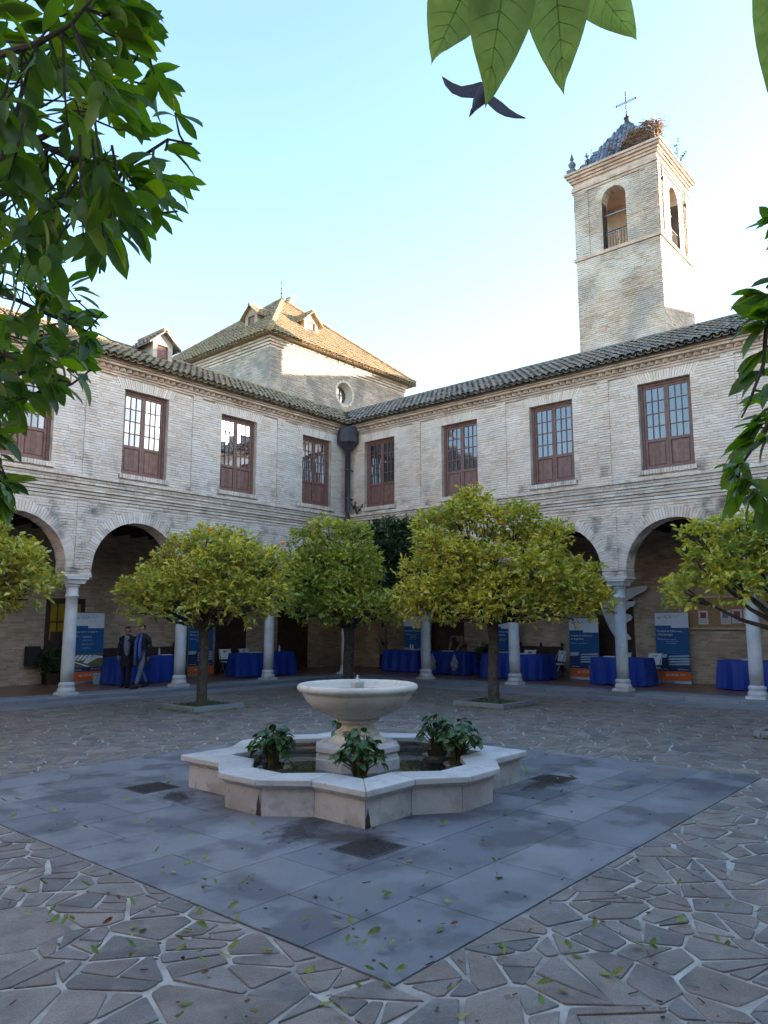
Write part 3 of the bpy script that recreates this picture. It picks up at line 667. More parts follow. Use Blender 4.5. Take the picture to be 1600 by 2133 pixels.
# dormer on the left wing roof (part of that wing)
def dormer(parent, c, n, wd, hgt, dep, roof_m='tile', body='mortar', pitch=.45):
    """small gabled dormer: c front bottom centre, n outward normal"""
    n = Vector(n); s = Vector((-n.y, n.x, 0)); c = Vector(c)
    Q = lambda a, d, z: tuple(c + s * a - n * d + Vector((0, 0, z)))
    h = wd / 2; ap = hgt + h * pitch * 2
    mb = MB(); ow, oz0, oz1 = wd * .28, hgt * .12, hgt * .86
    for a0, a1, z0, z1 in ((-h, -ow, 0, hgt), (ow, h, 0, hgt), (-ow, ow, 0, oz0), (-ow, ow, oz1, hgt)): mb.pbox(Q, a0, a1, 0, .1, z0, z1)
    mb.pbox(Q, -h, -h + .06, .1, dep, -.1, hgt); mb.pbox(Q, h - .06, h, .1, dep, -.1, hgt)
    mb.face([Q(-h, 0, hgt), Q(h, 0, hgt), Q(0, 0, ap)]); o = mb.build('dormer', body, parent)
    wf = MB()
    for a0, a1, z0, z1 in ((-ow, -ow + .03, oz0, oz1), (ow - .03, ow, oz0, oz1), (-ow + .03, ow - .03, oz0, oz0 + .03), (-ow + .03, ow - .03, oz1 - .03, oz1)): wf.pbox(Q, a0, a1, .05, .08, z0, z1)
    wf.build('dormer_frame', 'wood', o); pn = MB(); pn.pbox(Q, -ow + .03, ow - .03, .062, .07, oz0 + .03, oz1 - .03); pn.build('dormer_shutter', 'wood', o)
    rf = MB(); ov = .16
    for sg in (-1, 1):
        e = h + .2; sl = Vector(Q(0, 0, 0)) - Vector(Q(-sg * 1, 0, 0))
        zE = hgt - .2 * pitch * 2
        rf.hexa([Q(0, -ov, ap), Q(sg * e, -ov, zE), Q(sg * e, dep, zE), Q(0, dep, ap), Q(0, -ov, ap + .05), Q(sg * e, -ov, zE + .05), Q(sg * e, dep, zE + .05), Q(0, dep, ap + .05)])
        up = (Vector(Q(0, 0, ap)) - Vector(Q(sg * e, 0, zE))); L = up.length; up.normalize(); org = Vector(Q(sg * e, -ov, zE + .03)); sd_ = -n; nr = sd_.cross(up)
        if nr.z < 0: nr = -nr
        k = 0
        while k * .2 < dep + ov:
            t = 0
            while t < L - .1:
                oo = org + sd_ * (k * .2 + .09) + up * t + nr * .005; y = (up - nr * .05).normalized(); x = y.cross(nr).normalized(); add_tile(rf, COVER, frame_m(oo, x * .9, y * min(.9, (L - t) / .42), x.cross(y).normalized() * (.55 if x.cross(y).dot(nr) > 0 else -.55)), rng.random()); t += .3
            k += 1
    rf.tube([Q(0, -ov, ap + .06), Q(0, dep, ap + .06)], .085, 8, .4); rf.build('dormer_roof', roof_m, o)
    return o
dormer(left_wing, (11.78, 18.75, 9.28), (0, -1, 0), .66, .72, 1.3, 'tile', 'church_brick')

# ------------------------------------------------------------------ church block behind the corner
CX0, CX1, CY0, CY1, CZ = 18.55, 26.95, 21.9, 30.3, 13.05
church = tag(empty('church_building'), 'square brick church block with hipped tile roof and two dormers behind the courtyard corner', 'building')
P_cf = lambda s, d, z: (CX0 + s, CY0 + d, z)
P_cs = lambda s, d, z: (CX0 + d, CY0 + s, z)
OX, OZ, OR = 22.82 - CX0, 11.7, .50
mb = MB(); n = 28
mb.box(CX0 + .012, CX1, CY0 + .35, CY1, 0, CZ)
ring = [(OX + OR * math.cos(2 * math.pi * i / n), OZ + OR * math.sin(2 * math.pi * i / n)) for i in range(n + 1)]
# front skin, 0.33 m thick, pierced by the round window
Lx = CX1 - CX0
mb.pbox(P_cf, .012, Lx, .012, .352, 0, OZ - .7); mb.pbox(P_cf, .012, Lx, .012, .352, OZ + .7, CZ)
mb.pbox(P_cf, .012, OX - .7, .012, .352, OZ - .7, OZ + .7); mb.pbox(P_cf, OX + .7, Lx, .012, .352, OZ - .7, OZ + .7)
for (a, za), (b, zb) in zip(ring, ring[1:]):
    def sq(x, z):
        k = .7 / max(abs(x - OX), abs(z - OZ)); return OX + (x - OX) * k, OZ + (z - OZ) * k
    (a2, za2), (b2, zb2) = sq(a, za), sq(b, zb)
    mb.face([P_cf(a, .012, za), P_cf(b, .012, zb), P_cf(b2, .012, zb2), P_cf(a2, .012, za2)]); mb.face([P_cf(a, .012, za), P_cf(b, .012, zb), P_cf((b - OX) * .75 + OX, .33, (zb - OZ) * .75 + OZ), P_cf((a - OX) * .75 + OX, .33, (za - OZ) * .75 + OZ)])
mb.build('wall', 'tower_mortar', church)
mb = MB(); mb.face([P_cf((a - OX) * .76 + OX, .32, (z - OZ) * .76 + OZ) for a, z in ring[:-1]]); oc = mb.build('round_window', 'glass', church)
mb = MB(); mb.pbox(P_cf, OX - .38, OX + .38, .29, .315, OZ - .015, OZ + .015); mb.pbox(P_cf, OX - .015, OX + .015, .29, .315, OZ - .38, OZ - .015); mb.pbox(P_cf, OX - .015, OX + .015, .29, .315, OZ + .015, OZ + .38); mb.build('glazing_bars', 'wood', oc)
b = MB()
bricks(b, P_cf, 0, Lx, 8.6, CZ - .45, lambda z: [(OX - math.sqrt(max(0, .56 ** 2 - (z - OZ) ** 2)), OX + math.sqrt(max(0, .56 ** 2 - (z - OZ) ** 2)))] if abs(z - OZ) < .56 else [], 0, (.0, .02), .075, .28, .006)
bricks(b, P_cs, 0, 8.4, 8.6, CZ - .45, None, 0, (.0, .02), .075, .28, .006)
b.build('brickwork', 'church_brick', church, kind='stuff')
r_ = MB(); arch_ring(r_, P_cf, OX, .5, OZ, .1, a0=0, a1=2 * math.pi, w_=.09, back=.1); r_.build('window_ring', 'brick', church, kind='stuff')
cn = MB()
for z, pr in ((CZ - .44, .02), (CZ - .33, .07), (CZ - .22, .12), (CZ - .11, .18)):
    for P_, L_ in ((P_cf, Lx), (P_cs, 8.4)):
        bricks(cn, P_, -pr, L_, z, z + .105, None, -pr, (0, .012), .1, .28, .004, .01); cn.pbox(P_, -pr + .02, L_, -pr + .02, .03, z, z + .104, .3)
cn.build('cornice', 'moulding', church, kind='stuff')
ov = .42; AP = Vector((22.75, 26.1, 17.1)); e0 = [Vector((CX0 - ov, CY0 - ov, CZ)), Vector((CX1 + ov, CY0 - ov, CZ)), Vector((CX1 + ov, CY1 + ov, CZ)), Vector((CX0 - ov, CY1 + ov, CZ))]
mb = MB()
for i in range(4): mb.face([e0[i], e0[(i + 1) % 4], AP])
mb.face(e0); croof = mb.build('roof', 'tile_yellow', church)
W = Lx + 2 * ov
for org, sv in ((e0[0], (1, 0, 0)), (e0[3], (0, -1, 0))):
    mid = Vector(org) + Vector(sv) * W / 2; upv = AP - mid; Ls = upv.length
    tile_slope(croof, 'tile_yellow', org, sv, upv, int(Ls / .33), lambda t, Ls=Ls: (W / 2 * t / Ls + .05, W - W / 2 * t / Ls - .05), singles=2)
hp = MB()
for i in range(4):
    d = (AP - e0[i]); L = d.length; d.normalize(); t = .05
    while t < L - .2: a = e0[i] + d * t + Vector((0, 0, .12)); hp.tube([a, a + d * .44], [.13, .11], 9, rng.random()); t += .36
hp.build('hip_tiles', 'tile_yellow', croof, kind='stuff')
dormer(church, (21.95, 23.15, 14.55), (0, -1, 0), .82, .56, 1.6, 'tile_yellow', 'gallery_brick')
dormer(church, (19.85, 24.75, 14.62), (-1, 0, 0), .82, .56, 1.6, 'tile_yellow', 'gallery_brick')
fin = MB(); fin.lathe([(.10, -.1), (.12, .15), (.05, .25), (.03, .4), (.07, .46), (.03, .52), (.025, .65), (.055, .7), (.02, .76), (.018, .95), (.04, 1.0), (.005, 1.1)], 10, tuple(AP)); fin.build('finial', 'lead', church)

# ------------------------------------------------------------------ bell tower
TX, TY0, TW = 27.0, 9.38, 3.44
tower = tag(empty('bell_tower'), 'tall square brick bell tower with tiled pyramid roof and iron cross', 'bell tower')
P_tw = lambda s, d, z: (TX + d, TY0 + s, z)              # west face, towards the courtyard
P_ts = lambda s, d, z: (TX + s, TY0 + d, z)              # face to the right, in the sun
P_te = lambda s, d, z: (TX + TW - d, TY0 + s, z)
P_tn = lambda s, d, z: (TX + s, TY0 + TW - d, z)
TZ1 = 19.35; ZB = 16.45; hc = TW / 2 + .04
mb = MB(); mb.box(TX + .012, TX + TW - .012, TY0 + .012, TY0 + TW - .012, 0, ZB)
for P_ in (P_tw, P_te): arch_wall(mb, P_, 0.012, TW - .012, ZB, TZ1 + .4, hc, .50, ZB + .12, 18.62, .012, .5)
for P_ in (P_ts, P_tn): arch_wall(mb, P_, .502, TW - .502, ZB, TZ1 + .4, TW / 2, .50, ZB + .12, 18.62, .012, .5)
mb.build('wall', 'tower_mortar', tower)
mb = MB(); mb.box(TX + .51, TX + TW - .51, TY0 + .51, TY0 + TW - .51, TZ1 + .1, TZ1 + .3); mb.box(TX + 2.0, TX + 2.12, TY0 + .6, TY0 + TW - .52, ZB + .002, TZ1 + .08); mb.build('belfry_inside', 'redbrick', tower)
b = MB()
for P_, c_ in ((P_tw, hc), (P_ts, TW / 2)):
    bricks(b, P_, 0, TW, 9.0, ZB - .06, None, 0, (.0, .018), .082, .27, .005, .02)
    bricks(b, P_, 0, TW, ZB + .09, TZ1 - .02, lambda z, c_=c_: arch_blocked(c_, .60, 18.62, ZB + .12)(z), 0, (.0, .018), .082, .27, .005, .02)
    for s0_, s1_ in ((.0, .62), (TW - .62, TW)): bricks(b, P_, s0_, s1_, ZB + .09, TZ1 - .02, None, -.03, (.01, .03), .082, .27, .004, .018)
b.build('brickwork', 'tower_brick', tower, kind='stuff')
for P_, c_ in ((P_tw, hc), (P_ts, TW / 2)):
    r_ = MB(); arch_ring(r_, P_, c_, .5, 18.62, .30, back=.45, w_=.075)
    for sg in (-1, 1):
        z = ZB + .12
        while z < 18.6: r_.pbox(P_, c_ + sg * .5, c_ + sg * .62, -rng.uniform(.0, .02), .45, z, z + .066, rng.random()); z += .082
    r_.build('arch_ring', 'tower_brick', tower, kind='stuff')
    rl = MB()
    for z in (17.25, 18.05): rl.pbox(P_, c_ - .5, c_ + .5, .2, .23, z, z + .035)
    rl.build('tie_bar', 'steel', tower)
    rl = MB(); rl.pbox(P_, c_ - .5, c_ + .5, .06, .09, 17.25, 17.28)
    for k in range(9): rl.pbox(P_, c_ - .46 + k * .115, c_ - .445 + k * .115, .07, .085, ZB + .121, 17.25)
    rl.build('railing', 'iron', tower)
mb = MB()
for a, pr, z0, z1 in ((0, .07, ZB - .06, ZB + .07),): mb.box(TX - pr, TX + TW + pr, TY0 - pr, TY0 + TW + pr, z0, z1)
mb.build('string_course', 'redbrick', tower)
cn = MB()
for z, pr in ((TZ1 - .02, .05), (TZ1 + .09, .09), (TZ1 + .2, .05), (TZ1 + .45, .10), (TZ1 + .56, .16), (TZ1 + .67, .24), (TZ1 + .78, .30)):
    cn.box(TX - pr + .02, TX + TW + pr - .02, TY0 - pr + .02, TY0 + TW + pr - .02, z, z + .108, .3)
    for P_ in (P_tw, P_ts): bricks(cn, P_, -pr, TW + pr, z, z + .108, None, -pr, (0, .01), .104, .26, .004, .01)
cn.box(TX - .03, TX + TW + .03, TY0 - .03, TY0 + TW + .03, TZ1 + .31, TZ1 + .45, .5)
cn.build('cornice', 'redbrick', tower, kind='stuff')
# glazed pyramid roof with scale tiles
rz = TZ1 + .9; tc = Vector((TX + TW / 2, TY0 + TW / 2, 0)); hb = TW / 2 + .0; ap = Vector((tc.x, tc.y, 22.9))
base = [Vector((tc.x + a * hb, tc.y + c_ * hb, rz)) for a, c_ in ((-1, -1), (1, -1), (1, 1), (-1, 1))]
mb = MB(); [mb.face([base[i], base[(i + 1) % 4], ap]) for i in range(4)]; mb.box(TX - .28, TX + TW + .28, TY0 - .28, TY0 + TW + .28, TZ1 + .888, rz + .001)
troof = mb.build('roof', 'lead', tower)
sc_ = MB()
for i in (0, 3, 2, 1):
    a, c_ = base[i], base[(i + 1) % 4]; sv = (c_ - a).normalized(); mid = (a + c_) / 2; up = ap - mid; L = up.length; up.normalize(); nr = sv.cross(up)
    if nr.dot(mid - tc) < 0: nr = -nr
    nrow = int(L / .13)
    for r in range(nrow):
        t = r * .13; half = hb * (1 - t / L); k = -half + (.085 if r % 2 else 0)
        while k < half:
            o = mid + up * t + sv * k + nr * .012; sc_.face([o - sv * .08 + up * .09, o - up * .02 - sv * .05 + nr * .02, o - up * .05 + nr * .025, o - up * .02 + sv * .05 + nr * .02, o + sv * .08 + up * .09, o + up * .17], (rng.random() * .3 + (.35 if (int(k / .17 + 50) + r // 2) % 2 else 0)) % 1); k += .17
sc_.build('roof_tiles', 'azulejo', troof, kind='stuff')
mb = MB(); x = Vector((0, 0, 1)); c0 = ap
mb.lathe([(.12, -.15), (.10, .05), (.14, .12), (.05, .2), (.03, .3)], 10, tuple(ap))
for z0 in (.35, .62, 1.0, 1.25): mb.lathe([(.012, z0 - .1), (.045, z0 - .05), (.012, z0), (.045, z0 + .05), (.012, z0 + .1)], 6, tuple(ap))
mb.tube([ap, ap + Vector((0, 0, 1.42))], .016, 5)
for dz in (-.03, .03): mb.tube([ap + Vector((0, -.42, .86 + dz)), ap + Vector((0, .42, .86 + dz))], .014, 5)
for s_ in (-.42, .42, ): mb.ball(tuple(ap + Vector((0, s_, .86))), .045, n=6, m=4)
mb.build('iron_cross', 'iron', tower)
for (a, c_) in ((-1, 1), (1, 1)):
    mb = MB(); p = (tc.x + a * (hb + .02), tc.y + c_ * (hb + .02), rz)
    mb.box(p[0] - .18, p[0] + .18, p[1] - .18, p[1] + .18, rz, rz + .2); mb.lathe([(.10, .2), (.06, .28), (.15, .42), (.16, .5), (.08, .6), (.05, .66), (.09, .72), (.01, 1.0)], 12, p); mb.build('corner_finial', 'lead', tower)
mb = MB()
for s_ in (.35, 2.9): mb.tube([(TX + s_, TY0 - .06, ZB - .02), (TX + s_, TY0 - .08, TZ1 + .3)], .02, 5); mb.ball((TX + s_, TY0 - .09, TZ1 - .5), .05, .04, .12, 6, 5)
mb.build('lightning_rod_pipe', 'iron', tower)
# unseen church nave behind the right wing, added to shade court, block and tower
nave = tag(empty('unseen_nave'), 'long unseen church nave added beyond the right wing and the bell tower to cast shade', 'building')
mb = MB(); mb.box(41, 50, -28, 9.6, 0, 16.8); mb.build('wall', 'tower_mortar', nave)
mb = MB(); mb.hexa([(40.6, -28.4, 16.8), (50.4, -28.4, 16.8), (50.4, 10, 16.8), (40.6, 10, 16.8), (45.3, -24, 17.9), (45.7, -24, 17.9), (45.7, 6, 17.9), (45.3, 6, 17.9)]); mb.build('roof', 'tile', nave)
# stork nest and storks
def stork(p, yaw, label, s=1.0):
    o = tag(empty('stork', p), label, 'bird', 'storks on the roofs'); o.rotation_euler = (0, 0, yaw); o.scale = (s, s, s)
    mb = MB(); mb.tube([(-.38, 0, .52), (-.30, 0, .55), (-.12, 0, .60), (.08, 0, .66), (.2, 0, .76), (.24, 0, .88), (.23, 0, .98), (.27, 0, 1.06), (.34, 0, 1.05)], [.02, .07, .13, .14, .10, .06, .045, .05, .02], 10); mb.build('body', 'feather', o, True)
    mb = MB(); mb.tube([(-.5, 0, .45), (-.36, 0, .54), (-.15, 0, .62)], [.02, .085, .125], 9); mb.build('wing', 'feather_b', o, True)
    mb = MB(); mb.tube([(.33, 0, 1.05), (.52, 0, 1.0)], [.018, .003], 6); mb.build('beak', 'beak', o)
    for sy in (-.05, .05): mb = MB(); mb.tube([(0, sy, .55), (.02, sy, .3), (0, sy, 0)], [.02, .014, .014], 5); mb.build('leg', 'beak', o)
    return o
nc = Vector((TX + .42, TY0 + .55, rz))
mb = MB()
for k in range(1500):
    a = rng.uniform(0, 6.283); h = rng.random(); r_ = (.38 + .30 * h) * math.sqrt(rng.uniform(.45, 1)); yy = r_ * math.sin(a) * 1.3; p = nc + Vector((r_ * math.cos(a) * .95, yy + .12, .03 + h * (.72 - .38 * yy)))
    d = Vector((-math.sin(a), math.cos(a), rng.uniform(-.3, .3))) + Vector((rng.uniform(-.7, .7), rng.uniform(-.7, .7), rng.uniform(-.25, .25))); d = d.normalized() * rng.uniform(.15, .34); mb.tube([p - d, p + d * .2 + Vector((0, 0, .02)), p + d], [.011, .012, .006], 4, rng.random(), False)
mb.lathe([(.25, .02), (.46, .2), (.5, .5), (.3, .55), (.05, .52)], 14, (nc.x, nc.y + .1, nc.z), .3)
tag(mb.build('stork_nest', 'twig'), 'big stork nest of twigs on the corner of the bell tower roof', 'nest')
stork((nc.x + .05, nc.y - .25, rz + .78), R(-60), 'white stork standing in the nest on the bell tower', .75)
stork((23.15, 25.85, 16.72), R(15), 'white stork standing beside the finial on the church roof', .9)
def sprig(p, n, h, label, m='leaf', sp=.35):
    o = tag(empty('roof_plant', p), label, 'plant'); st = MB(); lf = MB()
    for k in range(n):
        a = rng.uniform(0, 6.28); e = Vector((math.cos(a) * sp, math.sin(a) * sp, h)) * rng.uniform(.5, 1.1); st.tube([(0, 0, 0), e * .5 + Vector((0, 0, .06)), e], [.012, .008, .003], 4)
        for j in range(9):
            q = e * rng.uniform(.4, 1.05); d = Vector((rng.uniform(-1, 1), rng.uniform(-1, 1), rng.uniform(-.3, .8))).normalized() * .11; sw = d.cross(Vector((0, 0, 1))).normalized() * .03
            lf.face([q, q + d * .5 + sw, q + d, q + d * .5 - sw], rng.random())
    st.build('stems', 'bark', o); lf.build('foliage', m, o); return o
sprig((TX + 2.2, TY0 - .1, rz), 8, .8, 'leafy weed growing on the bell tower cornice right of the nest', 'grass', .5)
sprig((TX - .1, TY0 + 2.7, rz), 5, .7, 'thin dry weed beside the left finial of the bell tower', 'twig', .2)
sprig((TX - .1, TY0 + 1.7, rz), 5, .8, 'thin dry weed at the foot of the bell tower roof', 'twig', .25)
# rainwater hopper and pipe in the corner
rp = tag(empty('rain_downpipe'), 'dark metal rain hopper and downpipe in the courtyard corner', 'downpipe')
hx, hy = XR - .27, YL - .27
mb = MB(); mb.lathe([(.10, 7.55), (.13, 7.60), (.30, 7.80), (.37, 7.86), (.37, 8.30), (.34, 8.38), (.31, 8.38), (.31, 8.1)], 8, (hx, hy, 0)); mb.build('hopper', 'zinc', rp)
mb = MB(); mb.tube([(hx, hy, 7.62), (hx, hy, 5.55), (hx - .02, hy - .02, 5.3), (hx - .12, hy - .12, 5.12)], .095, 14); mb.build('pipe', 'zinc', rp, True)
for z in (5.9, 6.9): mb = MB(); mb.lathe([(.10, 0), (.108, .01), (.108, .05), (.10, .06)], 14, (hx, hy, z), 0, False); mb.box(hx + .09, hx + .25, hy - .02, hy + .02, z + .01, z + .05); mb.build('bracket', 'zinc', rp)
sprig((XR - .15, YL - .6, 5.38), 7, .45, 'small weed growing on the string course beside the downpipe', 'leaf_d', .3)

# ------------------------------------------------------------------ fountain
FX, FY = 6.43, 5.93
fount = tag(empty('fountain'), 'marble fountain with lobed basin and round bowl on a pedestal', 'fountain')
def lobed(h, lw, k):
    """outline of a square with a polygonal lobe on each side"""
    side = [(-h, -h), (-lw, -h), (-lw * .40, -h - k), (lw * .40, -h - k), (lw, -h)]
    pts = []
    for q in range(4):
        c, s = math.cos(q * math.pi / 2), math.sin(q * math.pi / 2); pts += [(x * c - y * s, x * s + y * c) for x, y in side]
    return pts
OUT, INN = lobed(1.385, .70, .32), lobed(1.00, .58, .32); WO, WI = lobed(1.315, .67, .305), lobed(1.08, .60, .31)
n = len(OUT); ADD = lambda p: (FX + p[0], FY + p[1])
for i in range(n):               # one facing slab and one coping stone for each run of the outline
    j = (i + 1) % n
    mb = MB(); g = .004; e = Vector(WO[j]) - Vector(WO[i]); L = e.length; e /= L
    a, b_ = Vector(WO[i]) + e * g, Vector(WO[j]) - e * g; c, d = Vector(WI[j]), Vector(WI[i])
    q = [ADD(a), ADD(b_), ADD(c), ADD(d)]; mb.prism(q, .012, .272, rng.random()); mb.build('basin_slab', 'fountain', fount)
    mb = MB(); a, b_, c, d = [Vector(v) for v in (OUT[i], OUT[j], INN[j], INN[i])]; e = (b_ - a).normalized() * .0025
    q1 = [ADD(a + e), ADD(b_ - e), ADD(c - e), ADD(d + e)]
    def sh(k_): return [ADD((Vector(p) * (1 - k_))) for p in (a, b_)] + [ADD(Vector(p) * (1 + k_)) for p in (c, d)]
    mb.prism(sh(.022), .272, .300, 0); mb.prism(q1, .300, .352 + rng.uniform(0, .002), 0); bevel(mb.build('coping_stone', 'fountain', fount), .010, 2)
mb = MB(); mb.face([(*ADD(p), .03) for p in WI]); mb.build('basin_floor', 'granite', fount)
mb = MB()
def stain_sheet(p, dirv, nrm, wd, h):
    p = Vector((*ADD(p), 0)); d = Vector((*dirv, 0)); nn = Vector((*nrm, 0)) * .003; k = 7
    L = [p + nn + d * (-wd * (1 - (i / k) ** 1.5) * (1 + .15 * math.sin(i * 2.3))) + Vector((0, 0, .013 + h * i / k)) for i in range(k + 1)]
    Rr = [p + nn + d * (wd * (1 - (i / k) ** 1.5) * (1 + .15 * math.cos(i * 1.7))) + Vector((0, 0, .013 + h * i / k)) for i in range(k + 1)]
    mb.face(L + Rr[::-1])
M['damp'] = mat('damp_rust_stain', (.05, .028, .016), .5, .4, 20., .3, 40)
ed = (Vector(WO[18]) - Vector(WO[17])).normalized()
stain_sheet(Vector(WO[18]) - ed * .03, -ed, (-ed.y if False else ed.y, -ed.x), .035, .2)
e_ = (Vector(WO[1]) - Vector(WO[0])).normalized(); stain_sheet(Vector(WO[0]) + e_ * .03, e_, (e_.y, -e_.x), .035, .17)
mb.build('water_stain', 'damp', fount)
mb = MB(); mb.face([(*ADD(p), .215) for p in lobed(1.079, .599, .31)]); mb.build('water', 'water', fount)
mb = MB(); oct_ = lambda r_: [(FX + r_ * math.cos(math.pi / 8 + k * math.pi / 4), FY + r_ * math.sin(math.pi / 8 + k * math.pi / 4)) for k in range(8)]
mb.prism(oct_(.50), .03, .325); mb.prism(oct_(.475), .325, .40, 0); mb.prism(oct_(.50), .40, .455, 0); mb.prism(oct_(.47), .455, .49, 0, .12); bevel(mb.build('pedestal', 'fountain', fount), .006)
mb = MB(); mb.lathe([(.36, .47), (.33, .49), (.32, .50), (.27, .53), (.245, .56), (.255, .575), (.255, .59), (.225, .605), (.185, .63), (.175, .66), (.19, .69), (.235, .70), (.245, .72), (.235, .735), (.22, .74)], 40, (FX, FY, 0)); mb.build('stem', 'bowl', fount, True)
mb = MB(); mb.lathe([(.21, .735), (.27, .745), (.38, .79), (.50, .86), (.58, .93), (.62, 1.0), (.635, 1.03), (.665, 1.04), (.685, 1.06), (.69, 1.08), (.68, 1.105), (.655, 1.117), (.625, 1.11), (.60, 1.085), (.585, 1.05), (.52, .99), (.3, .94), (.05, .93)], 64, (FX, FY, 0)); mb.build('bowl', 'bowl', fount, True)
mb = MB(); mb.face([(FX + .56 * math.cos(k * math.pi / 24), FY + .56 * math.sin(k * math.pi / 24), 1.028) for k in range(48)]); mb.build('bowl_water', 'water', fount)
mb = MB(); mb.lathe([(.075, .93), (.072, 1.13), (.06, 1.155), (.05, 1.16)], 16, (FX, FY, 0)); mb.lathe([(.012, 1.155), (.018, 1.17), (.010, 1.18), (.010, 1.21)], 8, (FX, FY, 0)); mb.build('jet_stub', 'fountain', fount)
for (x, y) in ((5.52, 5.45), (6.05, 5.0), (5.85, 6.75)): mb = MB(); mb.lathe([(.018, .16), (.018, .26), (.010, .275), (.008, .31)], 8, (x, y, 0)); mb.build('water_jet', 'steel', fount)

# ------------------------------------------------------------------ leaf shapes
def leaf_geo(L, wd, curl=.25, fold=.25, seg=5, tw=0.):
    """leaf along +x from its base, face up +z; returns verts and faces"""
    v = []; f = []
    prof = [0.05, .62, .95, 1.0, .74, .0][:seg + 1] if seg == 5 else [.0, 1., .0]
    for i in range(seg + 1):
        t = i / seg; x = L * t; z = -curl * L * t * t; h = wd / 2 * prof[i]; a = tw * t
        for sg in (-1, 0, 1):
            y_ = sg * h; z_ = fold * h * abs(sg)
            v.append((x, y_ * math.cos(a) - z_ * math.sin(a), z + y_ * math.sin(a) + z_ * math.cos(a)))
    for i in range(seg):
        for k in (0, 1): f.append((3 * i + k, 3 * i + k + 1, 3 * i + 3 + k + 1, 3 * i + 3 + k))
    return v, f
def leaf_mb(*a, **k):
    mb = MB(); mb.v, mb.f = leaf_geo(*a, **k); mb.r = [0.] * len(mb.f); return mb
def basis(d, roll):
    x = Vector(d).normalized(); up = Vector((0, 0, 1)) if abs(x.z) < .97 else Vector((1, 0, 0))
    y = up.cross(x).normalized(); z = x.cross(y); c, s = math.cos(roll), math.sin(roll)
    return x, y * c + z * s, z * c - y * s
# ------------------------------------------------------------------ orange trees of the courtyard
def crown_leaves(mb, blobs, n, ls=.125, seed=0, drop=.25, yel=None):
    r = random.Random(seed); tot = sum(b[3] ** 2 for b in blobs); shape = [(0, 0, 0), (.5, .2, .04), (.5, -.2, .04), (1, 0, -.1)]
    for (cx, cy, cz, rad) in blobs:
        tone = r.random(); n_ = r.uniform(.65, 1.2)
        for _ in range(int(n * n_ * rad * rad / tot / 5)):
            u = Vector((r.gauss(0, 1), r.gauss(0, 1), r.gauss(0, 1))); u.normalize()
            if u.z < -.3 and r.random() < .5: u.z = -u.z
            k = rad * (1 - .55 * r.random() ** 1.7) * r.uniform(.85, 1.1); p = Vector((cx, cy, cz)) + Vector((u.x * k, u.y * k, u.z * k * .8))
            g = (u * .8 + Vector((r.uniform(-.5, .5), r.uniform(-.5, .5), r.uniform(-.2, .7)))).normalized()     # shoot
            for q in range(5):
                d = (g * .6 + Vector((r.uniform(-1, 1), r.uniform(-1, 1), r.uniform(-.8, .5)))).normalized(); L = ls * r.uniform(.5, 1.35); x, y, z = basis(d, r.uniform(-1.2, 1.2)); o = p + g * (.035 * q)
                w_ = .25 * L; m = len(mb.v)
                mb.v += [tuple(o), tuple(o + x * L * .5 + y * w_ + z * .12 * L), tuple(o + x * L), tuple(o + x * L * .5 - y * w_ + z * .12 * L), tuple(o + x * L * .5)]
                rv = (tone * .45 + r.random() * .55) % 1.0
                mb.f += [(m, m + 4, m + 1), (m + 4, m + 2, m + 1), (m, m + 3, m + 4), (m + 3, m + 2, m + 4)]; mb.r += [rv] * 4
def orange_tree(base, trunk_h, blobs, n, label, leaf='leaf', seed=1, oranges=(), lean=(0, 0), tr=.13, ls=.125):
    o = tag(empty('orange_tree', base), label, 'tree', 'orange trees of the courtyard'); r = random.Random(seed)
    t = MB(); tp = Vector((lean[0], lean[1], trunk_h))
    t.tube([(0, 0, -.02), (.01, .0, .12), (tp.x * .3, tp.y * .3, trunk_h * .4), (tp.x * .7 + .02, tp.y * .7 - .02, trunk_h * .75), tuple(tp)], [tr * 1.35, tr, tr * .9, tr * .92, tr * 1.0], 12); t.build('trunk', 'bark', o, True)
    br = MB()
    for b in blobs:
        c = Vector(b[:3]); m_ = tp.lerp(c, .5) + Vector((r.uniform(-.1, .1), r.uniform(-.1, .1), r.uniform(-.18, .0))); br.tube([tp - Vector((0, 0, .12)), tp.lerp(m_, .4) + Vector((r.uniform(-.05, .05), r.uniform(-.05, .05), -.02)), m_, c], [tr * .45, tr * .36, tr * .25, .012], 6)
        for k in range(5):
            u = Vector((r.gauss(0, 1), r.gauss(0, 1), r.gauss(0, 1) - .1)).normalized() * b[3] * .8; br.tube([m_.lerp(c, .5), c + u * .5 + Vector((0, 0, -.06)), c + u], [.018, .012, .004], 4, 0, False)
    br.build('branches', 'bark', o)
    cr = MB(); crown_leaves(cr, blobs, n, ls, seed); cr.build('crown', leaf, o)
    for p in oranges: mb = MB(); mb.ball(p, .042, n=12, m=8); mb.build('orange', 'orange', o, True)
    return o
def blobs_from(prof, seed, dz=0., k=1.0):
    """prof: (right, ahead, z, radius) in the tree's own frame, right/ahead along the photo's axes"""
    r = random.Random(seed); c, s = math.cos(HEAD), math.sin(HEAD); res = []
    for (a, f, z, rad) in prof: res.append((a * s + f * c, -a * c + f * s, z + dz, rad * k))
    return res
